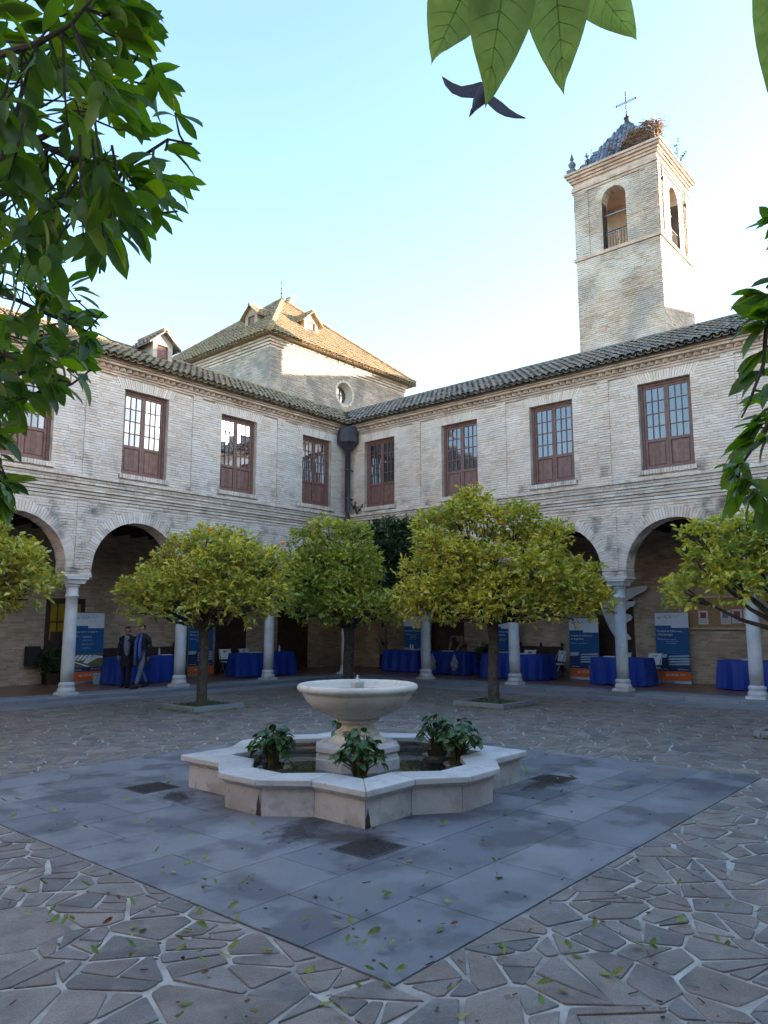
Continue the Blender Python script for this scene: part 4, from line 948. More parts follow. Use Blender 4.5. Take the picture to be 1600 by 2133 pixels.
def dome(rx, ry, z0, z1, n, rad, seed, peak=1.0):
    r = random.Random(seed); out_ = []
    for i in range(n):
        a = i * 2.39996 + r.uniform(-.2, .2); h = (i + .5) / n; q = math.sqrt(h)
        z = z1 - rad * .8 - (z1 - z0 - rad * 1.6) * (q ** (2.2 * peak)) ; out_.append((math.cos(a) * rx * q * .9, math.sin(a) * ry * q * .9, z + r.uniform(-.1, .1), rad * r.uniform(.8, 1.15)))
    return out_ + [(0, 0, (z0 + z1) / 2 + .1, rad * 1.1), (rx * .35, .1, z0 + rad * .8, rad * .9), (-rx * .35, -.1, z0 + rad * .8, rad * .9)]
LOW = [(-1.1, -.55, 2.15, .42), (-.4, -.8, 2.15, .45), (.4, -.8, 2.15, .45), (1.1, -.55, 2.15, .42), (0, .5, 2.3, .5), (-.7, .5, 2.3, .5), (.7, .5, 2.3, .5)]
T1, T2, T3, T4, T5, T6 = (9.85, 13.6, 0), (14.4, 9.2, 0), (14.4, 13.6, 0), (16.55, 15.7, 0), (4.8, 13.6, 0), (13.7, 2.9, 0)
p1 = [(-1.55, 0, 2.35, .38), (-1.1, -.3, 2.5, .5), (-1.05, .3, 2.9, .5), (-.6, -.6, 2.45, .5), (-.55, .1, 3.25, .5), (0, -.8, 2.75, .5), (.05, 0, 3.45, .5), (.1, .8, 2.9, .55), (.55, -.6, 3.1, .5), (.65, .2, 3.35, .5), (.7, -.7, 2.4, .5), (1.15, -.2, 2.95, .52), (1.2, .4, 2.5, .5), (1.55, 0, 3.05, .4), (1.5, -.3, 2.35, .4), (-.1, -.3, 2.5, .5), (.3, .4, 2.5, .5), (-.9, .9, 2.6, .5), (1.0, 1.0, 2.8, .5)]
orange_tree(T1, 1.75, blobs_from(p1 + LOW, 1), 18000, 'yellowish orange tree in the kerbed bed left of the fountain bowl', 'leaf', 11, oranges=[tuple(v) for v in [b[:3] for b in blobs_from([(-1.85, -.1, 2.62, 1), (.25, -.75, 3.75, 1), (1.7, -.3, 3.5, 1)], 1)]], tr=.115)
p2 = [(-1.95, 0, 2.35, .42), (-1.5, -.5, 2.4, .5), (-1.7, .1, 2.95, .5), (-1.35, -.2, 3.5, .52), (-1.3, .2, 4.0, .5), (-.85, -.5, 2.6, .55), (-.8, -.6, 3.2, .5), (-.65, 0, 4.2, .5), (-.4, .1, 4.55, .42), (-.1, -.2, 4.1, .42), (.05, -.8, 2.5, .5), (.1, -.8, 3.1, .5), (.2, .3, 3.6, .4), (.65, -.1, 4.15, .45), (.9, .0, 3.7, .42), (.75, -.8, 2.9, .5), (1.1, -.2, 3.3, .5), (1.5, 0, 3.75, .4), (1.35, -.6, 2.6, .55), (1.8, -.1, 2.9, .5), (2.1, -.3, 2.4, .5), (2.45, 0, 2.25, .4), (2.3, .1, 2.9, .35), (-.2, .9, 2.9, .6), (.9, .9, 2.8, .6), (-1.1, .9, 3.2, .6), (-.6, .2, 2.6, .5)]
orange_tree(T2, 1.9, blobs_from([(a * .95, f, z * .985 + .02, r_ * .96) for a, f, z, r_ in p2 + LOW + [(-1.7, -.4, 2.15, .4), (1.8, -.4, 2.1, .4)]], 2), 31000, 'large yellow-green orange tree in the kerbed bed right of the fountain bowl', 'leaf', 12, tr=.125)
p3 = [(-1.35, 0, 2.5, .45), (-1.3, 0, 3.2, .5), (-1.2, 0, 3.9, .45), (-.9, -.5, 2.8, .5), (-.7, -.4, 3.5, .55), (-.6, -.2, 4.15, .45), (-.2, -.7, 2.7, .5), (-.1, -.6, 3.3, .55), (.1, -.3, 3.95, .5), (.35, -.5, 2.8, .42), (.4, -.4, 3.4, .42), (-.4, -.3, 2.3, .4), (-1.0, .6, 3.2, .6), (.3, .6, 3.2, .6), (.0, .2, 2.5, .5)]
orange_tree(T3, 1.75, blobs_from(p3 + LOW, 3), 17000, 'green orange tree directly behind the fountain bowl', 'leaf_g', 13, tr=.14)
p4 = [(-.9, 0, 3.2, .6), (-.8, 0, 4.1, .55), (-.3, -.4, 2.6, .6), (-.2, -.3, 3.6, .65), (-.1, 0, 4.3, .55), (.4, -.4, 2.8, .6), (.5, -.2, 3.7, .6), (.55, 0, 4.3, .5), (.95, 0, 3.1, .5), (1.0, 0, 4.0, .45), (.2, .4, 3.3, .7), (.8, -.1, 2.4, .5), (-.6, -.2, 2.4, .5)]
orange_tree(T4, 1.7, blobs_from([(a + 1.35, f - .3, z + .1, r_ * 1.08) for a, f, z, r_ in p4], 4), 18000, 'orange tree in the corner before the galleries, its leaves coloured dark for shade', 'leaf_d', 14, tr=.13, ls=.13)  # shade of the corner is put into the dark leaf colour
orange_tree(T5, 1.75, dome(1.5, 1.5, 1.75, 3.75, 16, .5, 5), 16000, 'orange tree with yellow tips cut by the left edge of the photo', 'leaf', 15, tr=.13)
p6 = [(-1.75, .2, 2.3, .3), (-1.5, 0, 2.7, .33), (-1.55, 0, 3.2, .25), (-1.1, -.2, 2.4, .36), (-1.0, 0, 2.9, .36), (-.9, .1, 3.35, .33), (-.5, -.2, 2.5, .42), (-.5, 0, 3.1, .42), (0, -.4, 2.5, .5), (0, 0, 3.2, .5), (.5, 0, 2.8, .6), (.6, .2, 3.4, .5), (1.2, 0, 2.9, .6), (.2, .7, 2.9, .6), (-.6, .6, 2.8, .4)]
orange_tree(T6, 1.6, blobs_from(p6, 6), 12000, 'sparse orange tree with a drooping branch at the right edge of the photo', 'leaf_g', 16, oranges=[tuple(b[:3]) for b in blobs_from([(-.28, -.5, 2.82, 1)], 6)], tr=.13)
for i, (T, sd_, sz) in enumerate(((T1, 21, .64), (T2, 22, .64), (T3, 23, .64), (T6, 24, .64))):
    x, y, _ = T; o = tag(empty('planter_bed'), ['square granite kerb bed round the yellowish tree left of the fountain', 'square granite kerb bed round the large tree right of the fountain', 'square granite kerb bed round the tree behind the fountain', 'square granite kerb bed at the right edge of the photo'][i], 'planter', 'kerbed tree beds')
    k = .10
    for (a, b_, c, d) in ((x - sz, x + sz, y - sz, y - sz + k), (x - sz, x + sz, y + sz - k, y + sz), (x - sz, x - sz + k, y - sz + k + .003, y + sz - k - .003), (x + sz - k, x + sz, y - sz + k + .003, y + sz - k - .003)):
        mb = MB(); mb.box(a, b_, c, d, 0, .115); bevel(mb.build('kerb_stone', 'kerb', o), .008)
    mb = MB(); mb.face([(x - sz + k, y - sz + k, .07), (x + sz - k, y - sz + k, .07), (x + sz - k, y + sz - k, .07), (x - sz + k, y + sz - k, .07)]); mb.build('soil', 'earth', o)
    r = random.Random(sd_); mb = MB()
    for _ in range(420):
        px_, py_ = x + r.uniform(-sz + k, sz - k), y + r.uniform(-sz + k, sz - k); a = r.uniform(0, 6.28); h = r.uniform(.03, .11); d = Vector((math.cos(a), math.sin(a), 0)); s_ = Vector((-d.y, d.x, 0)) * .008; p = Vector((px_, py_, .068))
        mb.face([p - s_, p + s_, p + d * h * .6 + Vector((0, 0, h))], r.random())
    mb.build('grass', 'grass', o, kind='stuff'); mb = MB()
    for _ in range(150):            # drift of fallen leaves along the near kerbs
        if r.random() < .6: px_, py_ = x + r.uniform(-sz - .1, sz + .25), y - sz - abs(r.gauss(0, .07)) - .01
        else: px_, py_ = x - sz - abs(r.gauss(0, .05)) - .01, y + r.uniform(-sz, sz)
        v, f = leaf_geo(.075, .035, r.uniform(-.1, .3), .3, 2); x_, y_, z_ = basis((r.uniform(-1, 1), r.uniform(-1, 1), r.uniform(-.15, .2)), r.uniform(-.5, .5)); m = len(mb.v); q = Vector((px_, py_, .025))
        mb.v += [tuple(q + x_ * a[0] + y_ * a[1] + z_ * a[2]) for a in v]; rr = r.random(); mb.f += [tuple(m + i_ for i_ in g_) for g_ in f]; mb.r += [rr] * len(f)
    mb.build('leaf_drift', 'fallen', o, kind='stuff')
# pond plants in saucers
def pond_plant(p, n, h, sp, label, seed, saucer=True):
    o = tag(empty('pond_plant', p), label, 'plant', 'broad-leaved plants standing in the fountain basin'); r = random.Random(seed)
    mb = MB()
    if saucer: mb.lathe([(.13, -.02), (.17, .05), (.18, .05), (.15, .02)], 18); mb.build('saucer', 'bowl', o); mb = MB()
    mb.lathe([(.10, .0), (.12, .09), (.11, .09), (.10, .06)], 16); mb.build('pot', 'earth', o)
    n = int(n * 1.5); h *= 1.22; sp *= .85; st = MB(); lv = []
    for k in range(n):
        a = r.uniform(0, 6.28); q = math.sqrt(r.random()); e = Vector((math.cos(a) * sp * q, math.sin(a) * sp * q, h * (1.02 - .45 * q * q) * r.uniform(.75, 1.08))); b0 = Vector((math.cos(a) * .06 * r.random(), math.sin(a) * .06 * r.random(), .04))
        st.tube([b0, b0.lerp(e, .55) + Vector((-e.x * .15, -e.y * .15, .03)), e], [.008, .006, .004], 5, r.random() * .5)
        for m_ in range(2): lv.append((e + Vector((r.uniform(-.02, .02), r.uniform(-.02, .02), r.uniform(-.02, .03))), a + r.uniform(-1.2, 1.2), r.uniform(.075, .125), r.uniform(-.55, .25), r.uniform(-.5, .5)))
    for k in range(9): a = r.uniform(0, 6.28); st.tube([(math.cos(a) * .08, math.sin(a) * .08, .06), (math.cos(a) * .16, math.sin(a) * .16, .14), (math.cos(a) * .26, math.sin(a) * .26, r.uniform(.0, .05))], [.005, .004, .003], 4, .9)
    st.build('stalks', 'stalk', o)
    ms = [leaf_mb(1, w_, c_, .35, 5).mesh('leaf', 'pondleaf', True) for w_, c_ in ((.62, .35), (.55, .55), (.7, .2))]
    for (q, a, L, pz, roll) in lv:
        x_, y_, z_ = basis((math.cos(a), math.sin(a), pz), roll); inst('leaf', r.choice(ms), o, frame_m(q, x_ * L, y_ * L, z_ * L))
    return o
pond_plant((5.62, 6.42, .20), 42, .40, .24, 'bushy dark green plant at the left of the fountain basin', 31)
pond_plant((5.66, 5.18, .20), 46, .42, .24, 'bushy dark green plant before the fountain pedestal', 32)
pond_plant((7.12, 5.02, .20), 44, .42, .25, 'leafy plant with yellowing stalks in a saucer at the right of the basin', 33)
pond_plant((7.42, 5.55, .20), 36, .40, .23, 'dark green plant further back at the right of the basin', 34)
pond_plant((7.10, 6.62, .20), 34, .42, .25, 'dark green plant hidden behind the fountain stem', 35)

# ------------------------------------------------------------------ near foliage of the trees beside the camera
RT = Vector((math.sin(HEAD), -math.cos(HEAD), 0)); FW = Vector((math.cos(HEAD), math.sin(HEAD), 0)); UP = Vector((0, 0, 1))
fg_me = [leaf_mb(1, w_, c_, f_, 5, tw=t_).mesh('leaf', 'leaf_fg', True) for w_, c_, f_, t_ in ((.36, .22, .3, .2), (.40, .35, .25, -.2), (.33, .12, .4, .1), (.38, .5, .3, .3))]
fg_geo = [leaf_geo(1, w_, c_, f_, 5, tw=t_) for w_, c_, f_, t_ in ((.36, .22, .3, .2), (.40, .35, .25, -.2), (.33, .12, .4, .1))]
def interp(tab, y):
    if y <= tab[0][0]: return tab[0][1]
    for (a, b), (c, d) in zip(tab, tab[1:]):
        if y <= c: return b + (d - b) * (y - a) / (c - a)
    return tab[-1][1]
def near_tree(label, limbs, edge, side, yr, nsh, dep, seed, trunk, single=300):
    """limbs: polylines of (px, py, depth); edge: outline x for each y; side -1: foliage left of the edge"""
    r = random.Random(seed); base = Vector(trunk); base.z = 0
    o = tag(empty('orange_tree', base), label, 'tree', 'orange trees beside the camera')
    t = MB(); top = Vector(trunk) - base; t.tube([(0, 0, -.02), (.02, .01, top.z * .4), tuple(top)], [.16, .13, .12], 12); t.build('trunk', 'bark', o, True)
    br = MB(); nodes = []
    for lb in limbs:
        pts = [at(*q) - base for q in lb]; pts = [top] + pts if lb[0][3:] == () else pts; k = len(pts)
        br.tube(pts, [max(.0025, .015 * (1 - i / k) ** 1.3) for i in range(k)], 6); nodes += [pts[1 + i // 3].lerp(pts[min(k - 1, 2 + i // 3)], (i % 3) / 3) for i in range((k - 2) * 3)]
    rest = MB(); cnt = 0; shoots = []
    while len(shoots) < nsh:
        y = r.uniform(*yr); ex = interp(edge, y); q = abs(r.gauss(0, .45)) if r.random() < .35 else r.random() * 1.05
        x = ex + side * (18 + q * (abs(ex - (-60 if side < 0 else 1660)))); d = r.uniform(*dep(y)); shoots.append((x, y, d))
    shoots.sort(key=lambda s: s[2])
    for (x, y, d) in shoots:
        p = at(x, y, d) - base; near = min(nodes, key=lambda n_: (n_ - p).length)
        if (near - p).length > .2: near = p + (near - p).normalized() * r.uniform(.12, .2) + UP * .03
        g = (p - near); g = g.normalized() if g.length > .01 else RT * -side
        br.tube([near, near.lerp(p, .5) + UP * -.015, p], [.0032, .0025, .0015], 4, 0, False)
        for k in range(r.randint(4, 6)):
            q = near.lerp(p, r.uniform(.45, 1.0)); dr = (g * .6 - RT * side * (.2 + .8 * r.random()) - UP * r.uniform(-.25, .85) + Vector((r.uniform(-.8, .8), r.uniform(-.8, .8), r.uniform(-.2, .3)))).normalized(); L = r.uniform(.055, .105); x_, y_, z_ = basis(dr, r.uniform(-1.0, 1.0))
            if cnt < single: inst('leaf', r.choice(fg_me), o, frame_m(q, x_ * L, y_ * L, z_ * L)); cnt += 1
            else:
                v, f = r.choice(fg_geo); m = len(rest.v); rest.v += [tuple(q + (x_ * a[0] + y_ * a[1] + z_ * a[2]) * L) for a in v]; rr = r.random(); rest.f += [tuple(m + i for i in h) for h in f]; rest.r += [rr] * len(f)
    cr = MB(); out_ = RT * side; crown_leaves(cr, [tuple(top + out_ * a - FW * f + UP * z) + (q,) for a, f, z, q in ((0, 0, .9, .8), (.9, .3, .7, .8), (.6, 1.3, .9, .8), (1.0, 2.2, .8, .8))], 3500, .1, seed); cr.build('crown', 'leaf_fg', o)
    br.build('branches', 'bark', o)
    if rest.f: rest.build('foliage', 'leaf_fg', o, True, kind='stuff')
    return o
edgeL = [(-120, 290), (0, 290), (100, 305), (200, 375), (300, 415), (400, 390), (470, 360), (520, 280), (555, 150), (600, 150), (640, 195), (690, 215), (760, 195), (800, 150), (850, 65), (890, 0), (930, -50), (965, 0), (1000, 25), (1060, 10), (1090, -50)]
limbsL = [[(-260, 420, 2.1), (-60, 330, 1.9), (90, 285, 1.75), (210, 225, 1.65), (285, 120, 1.6), (310, 30, 1.6)], [(-200, 300, 2.0), (0, 260, 1.8), (150, 330, 1.75), (260, 350, 1.7), (350, 290, 1.7), (400, 300, 1.7)], [(-200, 420, 2.1), (20, 400, 1.9), (160, 430, 1.85), (280, 450, 1.8), (370, 440, 1.8)],
          [(-250, 600, 2.4), (-40, 590, 2.3), (90, 650, 2.2), (180, 690, 2.2), (215, 650, 2.15)], [(-250, 700, 2.4), (-30, 720, 2.3), (80, 770, 2.25), (150, 800, 2.2), (190, 770, 2.2)], [(-250, 150, 1.8), (-20, 120, 1.6), (80, 90, 1.45), (150, 50, 1.4), (190, 0, 1.4)], [(-260, 900, 2.3), (-60, 960, 2.2), (0, 985, 2.15), (40, 1020, 2.1)]]
near_tree('leafy orange branches hanging into the upper left of the photo', limbsL, edgeL, -1, (-100, 1075), 290, lambda y: (1.35, 2.2) if y < 560 else (1.9, 2.7), 41, at(-620, 560, 3.0))
edgeR = [(420, 1620), (450, 1595), (540, 1600), (580, 1575), (620, 1545), (680, 1560), (740, 1530), (790, 1560), (870, 1555), (930, 1515), (980, 1500), (1030, 1520), (1090, 1555), (1120, 1580)]
limbsR = [[(1900, 500, 2.3), (1680, 560, 2.1), (1600, 640, 2.0), (1590, 760, 1.95), (1560, 840, 1.9), (1545, 870, 1.9)], [(1900, 700, 2.3), (1660, 820, 2.1), (1590, 900, 2.0), (1550, 960, 1.95), (1520, 1000, 1.9)], [(1900, 700, 2.3), (1680, 900, 2.2), (1600, 1000, 2.1), (1575, 1060, 2.0), (1570, 1090, 2.0)], [(1900, 400, 2.2), (1690, 430, 2.0), (1640, 470, 2.0), (1610, 500, 2.0)]]
near_tree('leafy orange branch hanging down the right side of the photo', limbsR, edgeR, 1, (430, 1110), 50, lambda y: (1.85, 2.35), 42, at(2200, 700, 2.9), 260)
# the leaf spray just overhead
spray = tag(empty('leaf_spray'), 'cluster of big pale green orange leaves at the top of the photo', 'branch')
bp = at(1120, -150, .68)
mb = MB(); mb.tube([at(1750, -420, .95), at(1400, -260, .8), bp, at(1000, -120, .66)], [.006, .005, .004, .003], 6); mb.build('twig', 'bark', spray)
def fine_leaf(wd, curl, tw):
    mb = MB(); n = 14; m = 4; P_ = lambda t, q: (t, q * wd / 2 * (math.sin(math.pi * t ** .85) ** .8) * (1 - .25 * t), -curl * t * t + .10 * wd * abs(q) ** 1.3 + tw * q * t * .1 + .004 * math.sin(t * 38 - abs(q) * 5) * abs(q))
    for i in range(n + 1):
        for k in range(-m, m + 1): mb.v.append(P_(i / n * .999, k / m))
    w_ = 2 * m + 1
    for i in range(n):
        for k in range(2 * m): mb.f.append((i * w_ + k, i * w_ + k + 1, i * w_ + w_ + k + 1, i * w_ + w_ + k))
    mb.r = [0.] * len(mb.f); vn = MB(); vn.tube([Vector(P_(t / 10, 0)) + Vector((0, 0, .002)) for t in range(11)], [.0055 * (1.1 - t / 10) for t in range(11)], 5)
    for k in range(1, 8):
        for sg in (-1, 1): vn.tube([Vector(P_(k * .11, 0)) + Vector((0, 0, .001)), Vector(P_(k * .11 + .07, sg * .45)) + Vector((0, 0, .001)), Vector(P_(min(.98, k * .11 + .15), sg * .85)) + Vector((0, 0, .001))], [.0026, .0018, .0008], 4, 0, False)
    return mb.mesh('leaf', 'leaf_top', True), vn.mesh('veins', 'leaf_vein', True)
M['leaf_vein'] = mat('leaf_vein', (.24, .33, .10), .5, .1, transl=.65)
topm = [fine_leaf(.52, .06, .3), fine_leaf(.5, .10, -.4)]
mb = MB()
for i, (b0, t0, db, dt, ww) in enumerate((((1000, -90), (906, 118), .67, .62, .47), ((1062, -110), (1016, 188), .66, .60, .37), ((1152, -120), (1174, 180), .67, .62, .37), ((1190, -90), (1320, 76), .68, .66, .50), ((1660, -190), (1612, 205), .72, .68, .30))):
    a, b_ = at(*b0, db), at(*t0, dt); d = b_ - a; L = d.length; x_ = d / L; tow = (Vector((0, 0, CAMH)) - a).normalized(); z_ = (tow - x_ * tow.dot(x_)).normalized(); y_ = z_.cross(x_); k = ww / .5
    lo = inst('leaf', topm[i % 2][0], spray, frame_m(a, x_ * L, y_ * L * k, z_ * L)); inst('veins', topm[i % 2][1], lo, Matrix.Identity(4))
    mb.tube([a, a - x_ * .012 + UP * .01, (bp if i < 4 else at(1690, -330, .85))], .0018, 5)
mb.build('petioles', 'bark', spray)
# bird on the wing
bd = tag(empty('flying_bird', at(1008, 196, 6.2)), 'dark bird in flight just below the overhead leaves', 'bird')
def W(dx, dy, dd=0.): s = 6.2 / FPX; return tuple(RT * dx * s + UP * -dy * s + FW * dd)
mb = MB(); mb.tube([W(-24, 40), W(-14, 20), W(0, 0), W(14, -14), W(26, -22), W(34, -26)], [.012, .045, .07, .062, .04, .008], 10); mb.build('body', 'bird', bd, True)
for pts in ([(8, -16), (-6, -26), (-24, -22), (-46, -20), (-64, -30), (-86, -48), (-80, -28), (-66, -8), (-46, 4), (-24, 8), (-4, 8)], [(4, -2), (20, 6), (38, 18), (52, 30), (68, 40), (88, 48), (64, 50), (44, 48), (26, 40), (10, 26), (-2, 12)]):
    mb = MB(); n = len(pts); A = [Vector(W(x, y, -.02 + .0006 * abs(x))) for x, y in pts]; B = [p + FW * .012 for p in A]
    mb.face(A); mb.face(B[::-1])
    for i in range(n): j = (i + 1) % n; mb.face([A[i], A[j], B[j], B[i]])
    mb.build('wing', 'bird', bd)
mb = MB(); A = [Vector(W(*p)) for p in ((-14, 22), (-22, 42), (-32, 52), (-28, 34))]; mb.face(A); mb.face([p + FW * .01 for p in A]); mb.build('tail', 'bird', bd)

# ------------------------------------------------------------------ things in the galleries
def onX(px, py, X):
    a = at(px, py, 10) - Vector((0, 0, CAMH)); t = X / a.x; return a.y * t, CAMH + a.z * t
def onY(px, py, Y):
    a = at(px, py, 10) - Vector((0, 0, CAMH)); t = Y / a.y; return a.x * t, CAMH + a.z * t
def onG(px, py, z=.012):
    a = at(px, py, 10) - Vector((0, 0, CAMH)); t = (z - CAMH) / a.z; return a.x * t, a.y * t
FZ = .1
b = MB(); bricks(b, P_left, -BACK + .02, 14, .1, 4.42, None, BACK, (.0, .014), .07, .28, .005); b.build('gallery_brickwork', 'gallery_brick', left_wing, kind='stuff')
b = MB(); bricks(b, P_right, -BACK + .02, 15.6, .1, 4.42, None, BACK, (.0, .014), .07, .28, .005); b.build('gallery_brickwork', 'gallery_brick', right_wing, kind='stuff')
def door(P, s0, s1, z1, parent, amber=False):
    d0 = BACK - .02; mb = MB(); f = .09
    for a, b_, c, e in ((s0, s0 + f, FZ, z1), (s1 - f, s1, FZ, z1), (s0 + f, s1 - f, z1 - f, z1)): mb.pbox(P, a, b_, d0 - .03, d0 + .02, c, e)
    o = mb.build('door', 'darkwood', parent); m = (s0 + s1) / 2
    for a, b_ in ((s0 + f, m - .004), (m + .004, s1 - f)):
        lf = MB(); lf.pbox(P, a, b_, d0 - .005, d0 + .018, FZ + .01, z1 - f); lf.build('door_leaf', 'darkwood', o)
        w_ = b_ - a
        for k, (c, e) in enumerate(((.15, .75), (.85, 1.45), (1.55, z1 - .25))):
            if amber and c > 1.1:
                for i in range(2):
                    for j in range(2):
                        pn = MB(); h = (z1 - f - FZ - 1.25) / 2; pn.pbox(P, a + .04 + i * (w_ - .04) / 2, a + (i + 1) * (w_ - .04) / 2, d0 - .016, d0 - .0055, FZ + 1.22 + j * h, FZ + 1.18 + (j + 1) * h); pn.build('pane', 'amber', o)
                break
            pn = MB(); pn.pbox(P, a + .07, b_ - .07, d0 - .018, d0 - .0055, FZ + c, min(FZ + e, z1 - f - .06)); pn.build('panel', 'darkwood', o)
door(P_left, XR - 11.15, XR - 10.0, 2.5, left_wing, True); door(P_left, XR - 17.2, XR - 15.9, 2.55, left_wing); door(P_left, XR - 20.2, XR - 18.7, 3.0, left_wing)  # last one: dark wood colour put in for the shade of the open passage
door(P_right, YL - 10.35, YL - 9.15, 2.5, right_wing); door(P_right, YL - 16.75, YL - 15.35, 2.5, right_wing)
mb = MB(); mb.box(9.48, 9.80, 21.02, 21.29, .62, 1.16); mb.box(9.80, 9.88, 21.05, 21.27, .70, 1.08); tag(mb.build('wall_box', 'black'), 'black box fixed to the gallery wall left of the glazed door', 'box')
PENDING_TEXT, PENDING_SKIN = [], []
def text_later(s, size, fn, m, parent):
    c = bpy.data.curves.new('t', 'FONT'); c.body = s; c.size = size; c.resolution_u = 2; o = bpy.data.objects.new('t', c); COL.objects.link(o); PENDING_TEXT.append((o, fn, m, parent))
def bake_pending():
    dg = bpy.context.evaluated_depsgraph_get()
    got = [bpy.data.meshes.new_from_object(o.evaluated_get(dg)) for o, *_ in PENDING_TEXT]; sk = [bpy.data.meshes.new_from_object(o.evaluated_get(dg)) for o, _ in PENDING_SKIN]
    for (o, fn, m, parent), me in zip(PENDING_TEXT, got):
        mb = MB(); mb.v = [fn(v.co.x, v.co.y) for v in me.vertices]; mb.f = [tuple(p.vertices) for p in me.polygons]; mb.r = [0.] * len(mb.f)
        c = o.data; bpy.data.objects.remove(o); bpy.data.curves.remove(c); bpy.data.meshes.remove(me)
        if mb.f: mb.build('print', m, parent)
    for (o, m), nm in zip(PENDING_SKIN, sk):
        nm.materials.clear(); nm.materials.append(M[m]); nm.polygons.foreach_set('use_smooth', [True] * len(nm.polygons)); o.modifiers.clear(); o.data = nm; nm.name = o.name
def banner(org, u, wd, h, label, title, lines, art, phone='900 20 20 20'):
    u = Vector(u).normalized(); org = Vector(org); nn = Vector((u.y, -u.x, 0)); o = tag(empty('roll_up_banner'), label, 'banner', 'roll-up banners standing in the galleries')
    lean = -nn * .03
    Q = lambda a, z, off=0.: tuple(org + u * a + lean * (z / h) + nn * off + Vector((0, 0, z)))
    def quad(name, m, a0, a1, z0, z1, off, parent):
        mb = MB(); mb.hexa([Q(a0, z0, off - .002), Q(a1, z0, off - .002), Q(a1, z0, off), Q(a0, z0, off), Q(a0, z1, off - .002), Q(a1, z1, off - .002), Q(a1, z1, off), Q(a0, z1, off)]); return mb.build(name, m, parent)
    sh = quad('sheet', 'b_white', 0, wd, .07, h, 0, o)
    quad('orange_field', 'b_orange', 0.002, wd - .002, .072, .33, .0025, sh); quad('navy_strip', 'b_navy', .002, wd - .002, .331, .45, .0025, sh)
    quad('blue_field', 'b_blue', .002, wd - .002, .82, h - .44, .0025, sh); quad('blue_field', 'b_blue', .002, wd * .48, h - .439, h - .375, .0025, sh)
    quad('photo', {'farm': 'b_olive', 'pale': 'b_navy', 'dark': 'b_navy'}[art], .002, wd - .002, .451, .819, .0025, sh)
    ph = MB()
    if art == 'farm':
        for k in range(5): a = wd * (.02 + .13 * k); ph.face([Q(a, .64, .005), Q(a + wd * .09, .64, .005), Q(a + wd * .24, .79, .005), Q(a + wd * .15, .79, .005)])
        ph.face([Q(wd * .35, .58, .005), Q(wd * .5, .55, .005), Q(wd * .92, .74, .005), Q(wd * .72, .79, .005)]); ph.face([Q(0.01, .62, .005), Q(.06, .63, .005), Q(wd * .6, .47, .005), Q(wd * .48, .465, .005)]); ph.face([Q(wd * .85, .7, .005), Q(wd * .98, .7, .005), Q(wd * .98, .75, .005), Q(wd * .8, .76, .005)])
    else:
        for k in range(4): ph.face([Q(wd * .35, .50 + k * .075, .005), Q(wd * .98, .52 + k * .075, .005), Q(wd * .98, .575 + k * .075, .005), Q(wd * .40, .545 + k * .075, .005)])
        ph.face([Q(.01, .7, .005), Q(wd * .3, .71, .005), Q(wd * .34, .81, .005), Q(.01, .81, .005)])
    ph.build('photo_shapes', 'b_text' if art == 'farm' else 'b_pale', sh)
    def txt(s, size, a, z, m, off=.006):
        if s: text_later(s, size, lambda x, y, a=a, z=z: Q(a + x, z + y, off), m, sh)
    def emblem(a, z, k, m):
        mb = MB()
        for i in range(10):
            t0, t1 = math.pi + math.pi * i / 10, math.pi + math.pi * (i + 1) / 10
            mb.face([Q(a + k * math.cos(t0), z + k * math.sin(t0), .006), Q(a + k * math.cos(t1), z + k * math.sin(t1), .006), Q(a + k * .7 * math.cos(t1), z + k * .7 * math.sin(t1), .006), Q(a + k * .7 * math.cos(t0), z + k * .7 * math.sin(t0), .006)])
        for i in (-1, 0, 1): mb.face([Q(a + i * k * .42 - k * .1, z - k * .3, .006), Q(a + i * k * .42 + k * .1, z - k * .3, .006), Q(a + i * k * .5, z + k * (.9 if i == 0 else .5), .006)])
        mb.build('emblem', m, sh)
    emblem(.13, h - .13, .055, 'b_grey'); txt('UCA', .13, .22, h - .17, 'b_grey'); txt('Universidad\nde Cádiz', .045, .52, h - .10, 'b_grey')
    for i, tline in enumerate(title): txt(tline, min(.085, (wd - .1) / (.5 * len(tline))), .05, h - .56 - i * .1, 'b_text')
    z = h - .58 - len(title) * .1
    for i, tline in enumerate(lines): txt(tline, .05 if i == 0 else .034, .05 if i == 0 else .3, z - (0 if i < 2 else (i - 1) * .055), 'b_text')
    txt('www.uca.es', .055, .06, .372, 'b_text'); txt(phone, .055, wd - .36, .372, 'b_text')
    emblem(.30, .24, .05, 'b_text'); txt('UCA', .11, .38, .20, 'b_text'); txt('Universidad\nde Cádiz', .035, .64, .25, 'b_text')
    mb = MB(); mb.hexa([Q(-.02, 0, -.12), Q(wd + .02, 0, -.12), Q(wd + .02, 0, .06), Q(-.02, 0, .06), Q(-.02, .07, -.08), Q(wd + .02, .07, -.08), Q(wd + .02, .07, .03), Q(-.02, .07, .03)]); mb.build('base_case', 'steel', o)
    mb = MB(); mb.tube([Q(-.01, h, -.005), Q(wd + .01, h, -.005)], .012, 6); mb.tube([Q(wd / 2, .05, -.05), Q(wd / 2, h, -.02)], .01, 6); mb.build('support_pole', 'steel', o)
    return o
banner((10.50, 20.62, FZ), (1, 0, 0), .95, 1.99, 'roll-up banner with striped building picture beside the leftmost marble column', ['Escuela Superior de Ingeniería'], ['Grados', 'Grado en Ingeniería\nen Diseño Industrial', '', 'Ingeniería Informática', '', 'Ingeniería Aeroespacial', '', 'Ingeniería Mecánica'], 'farm')
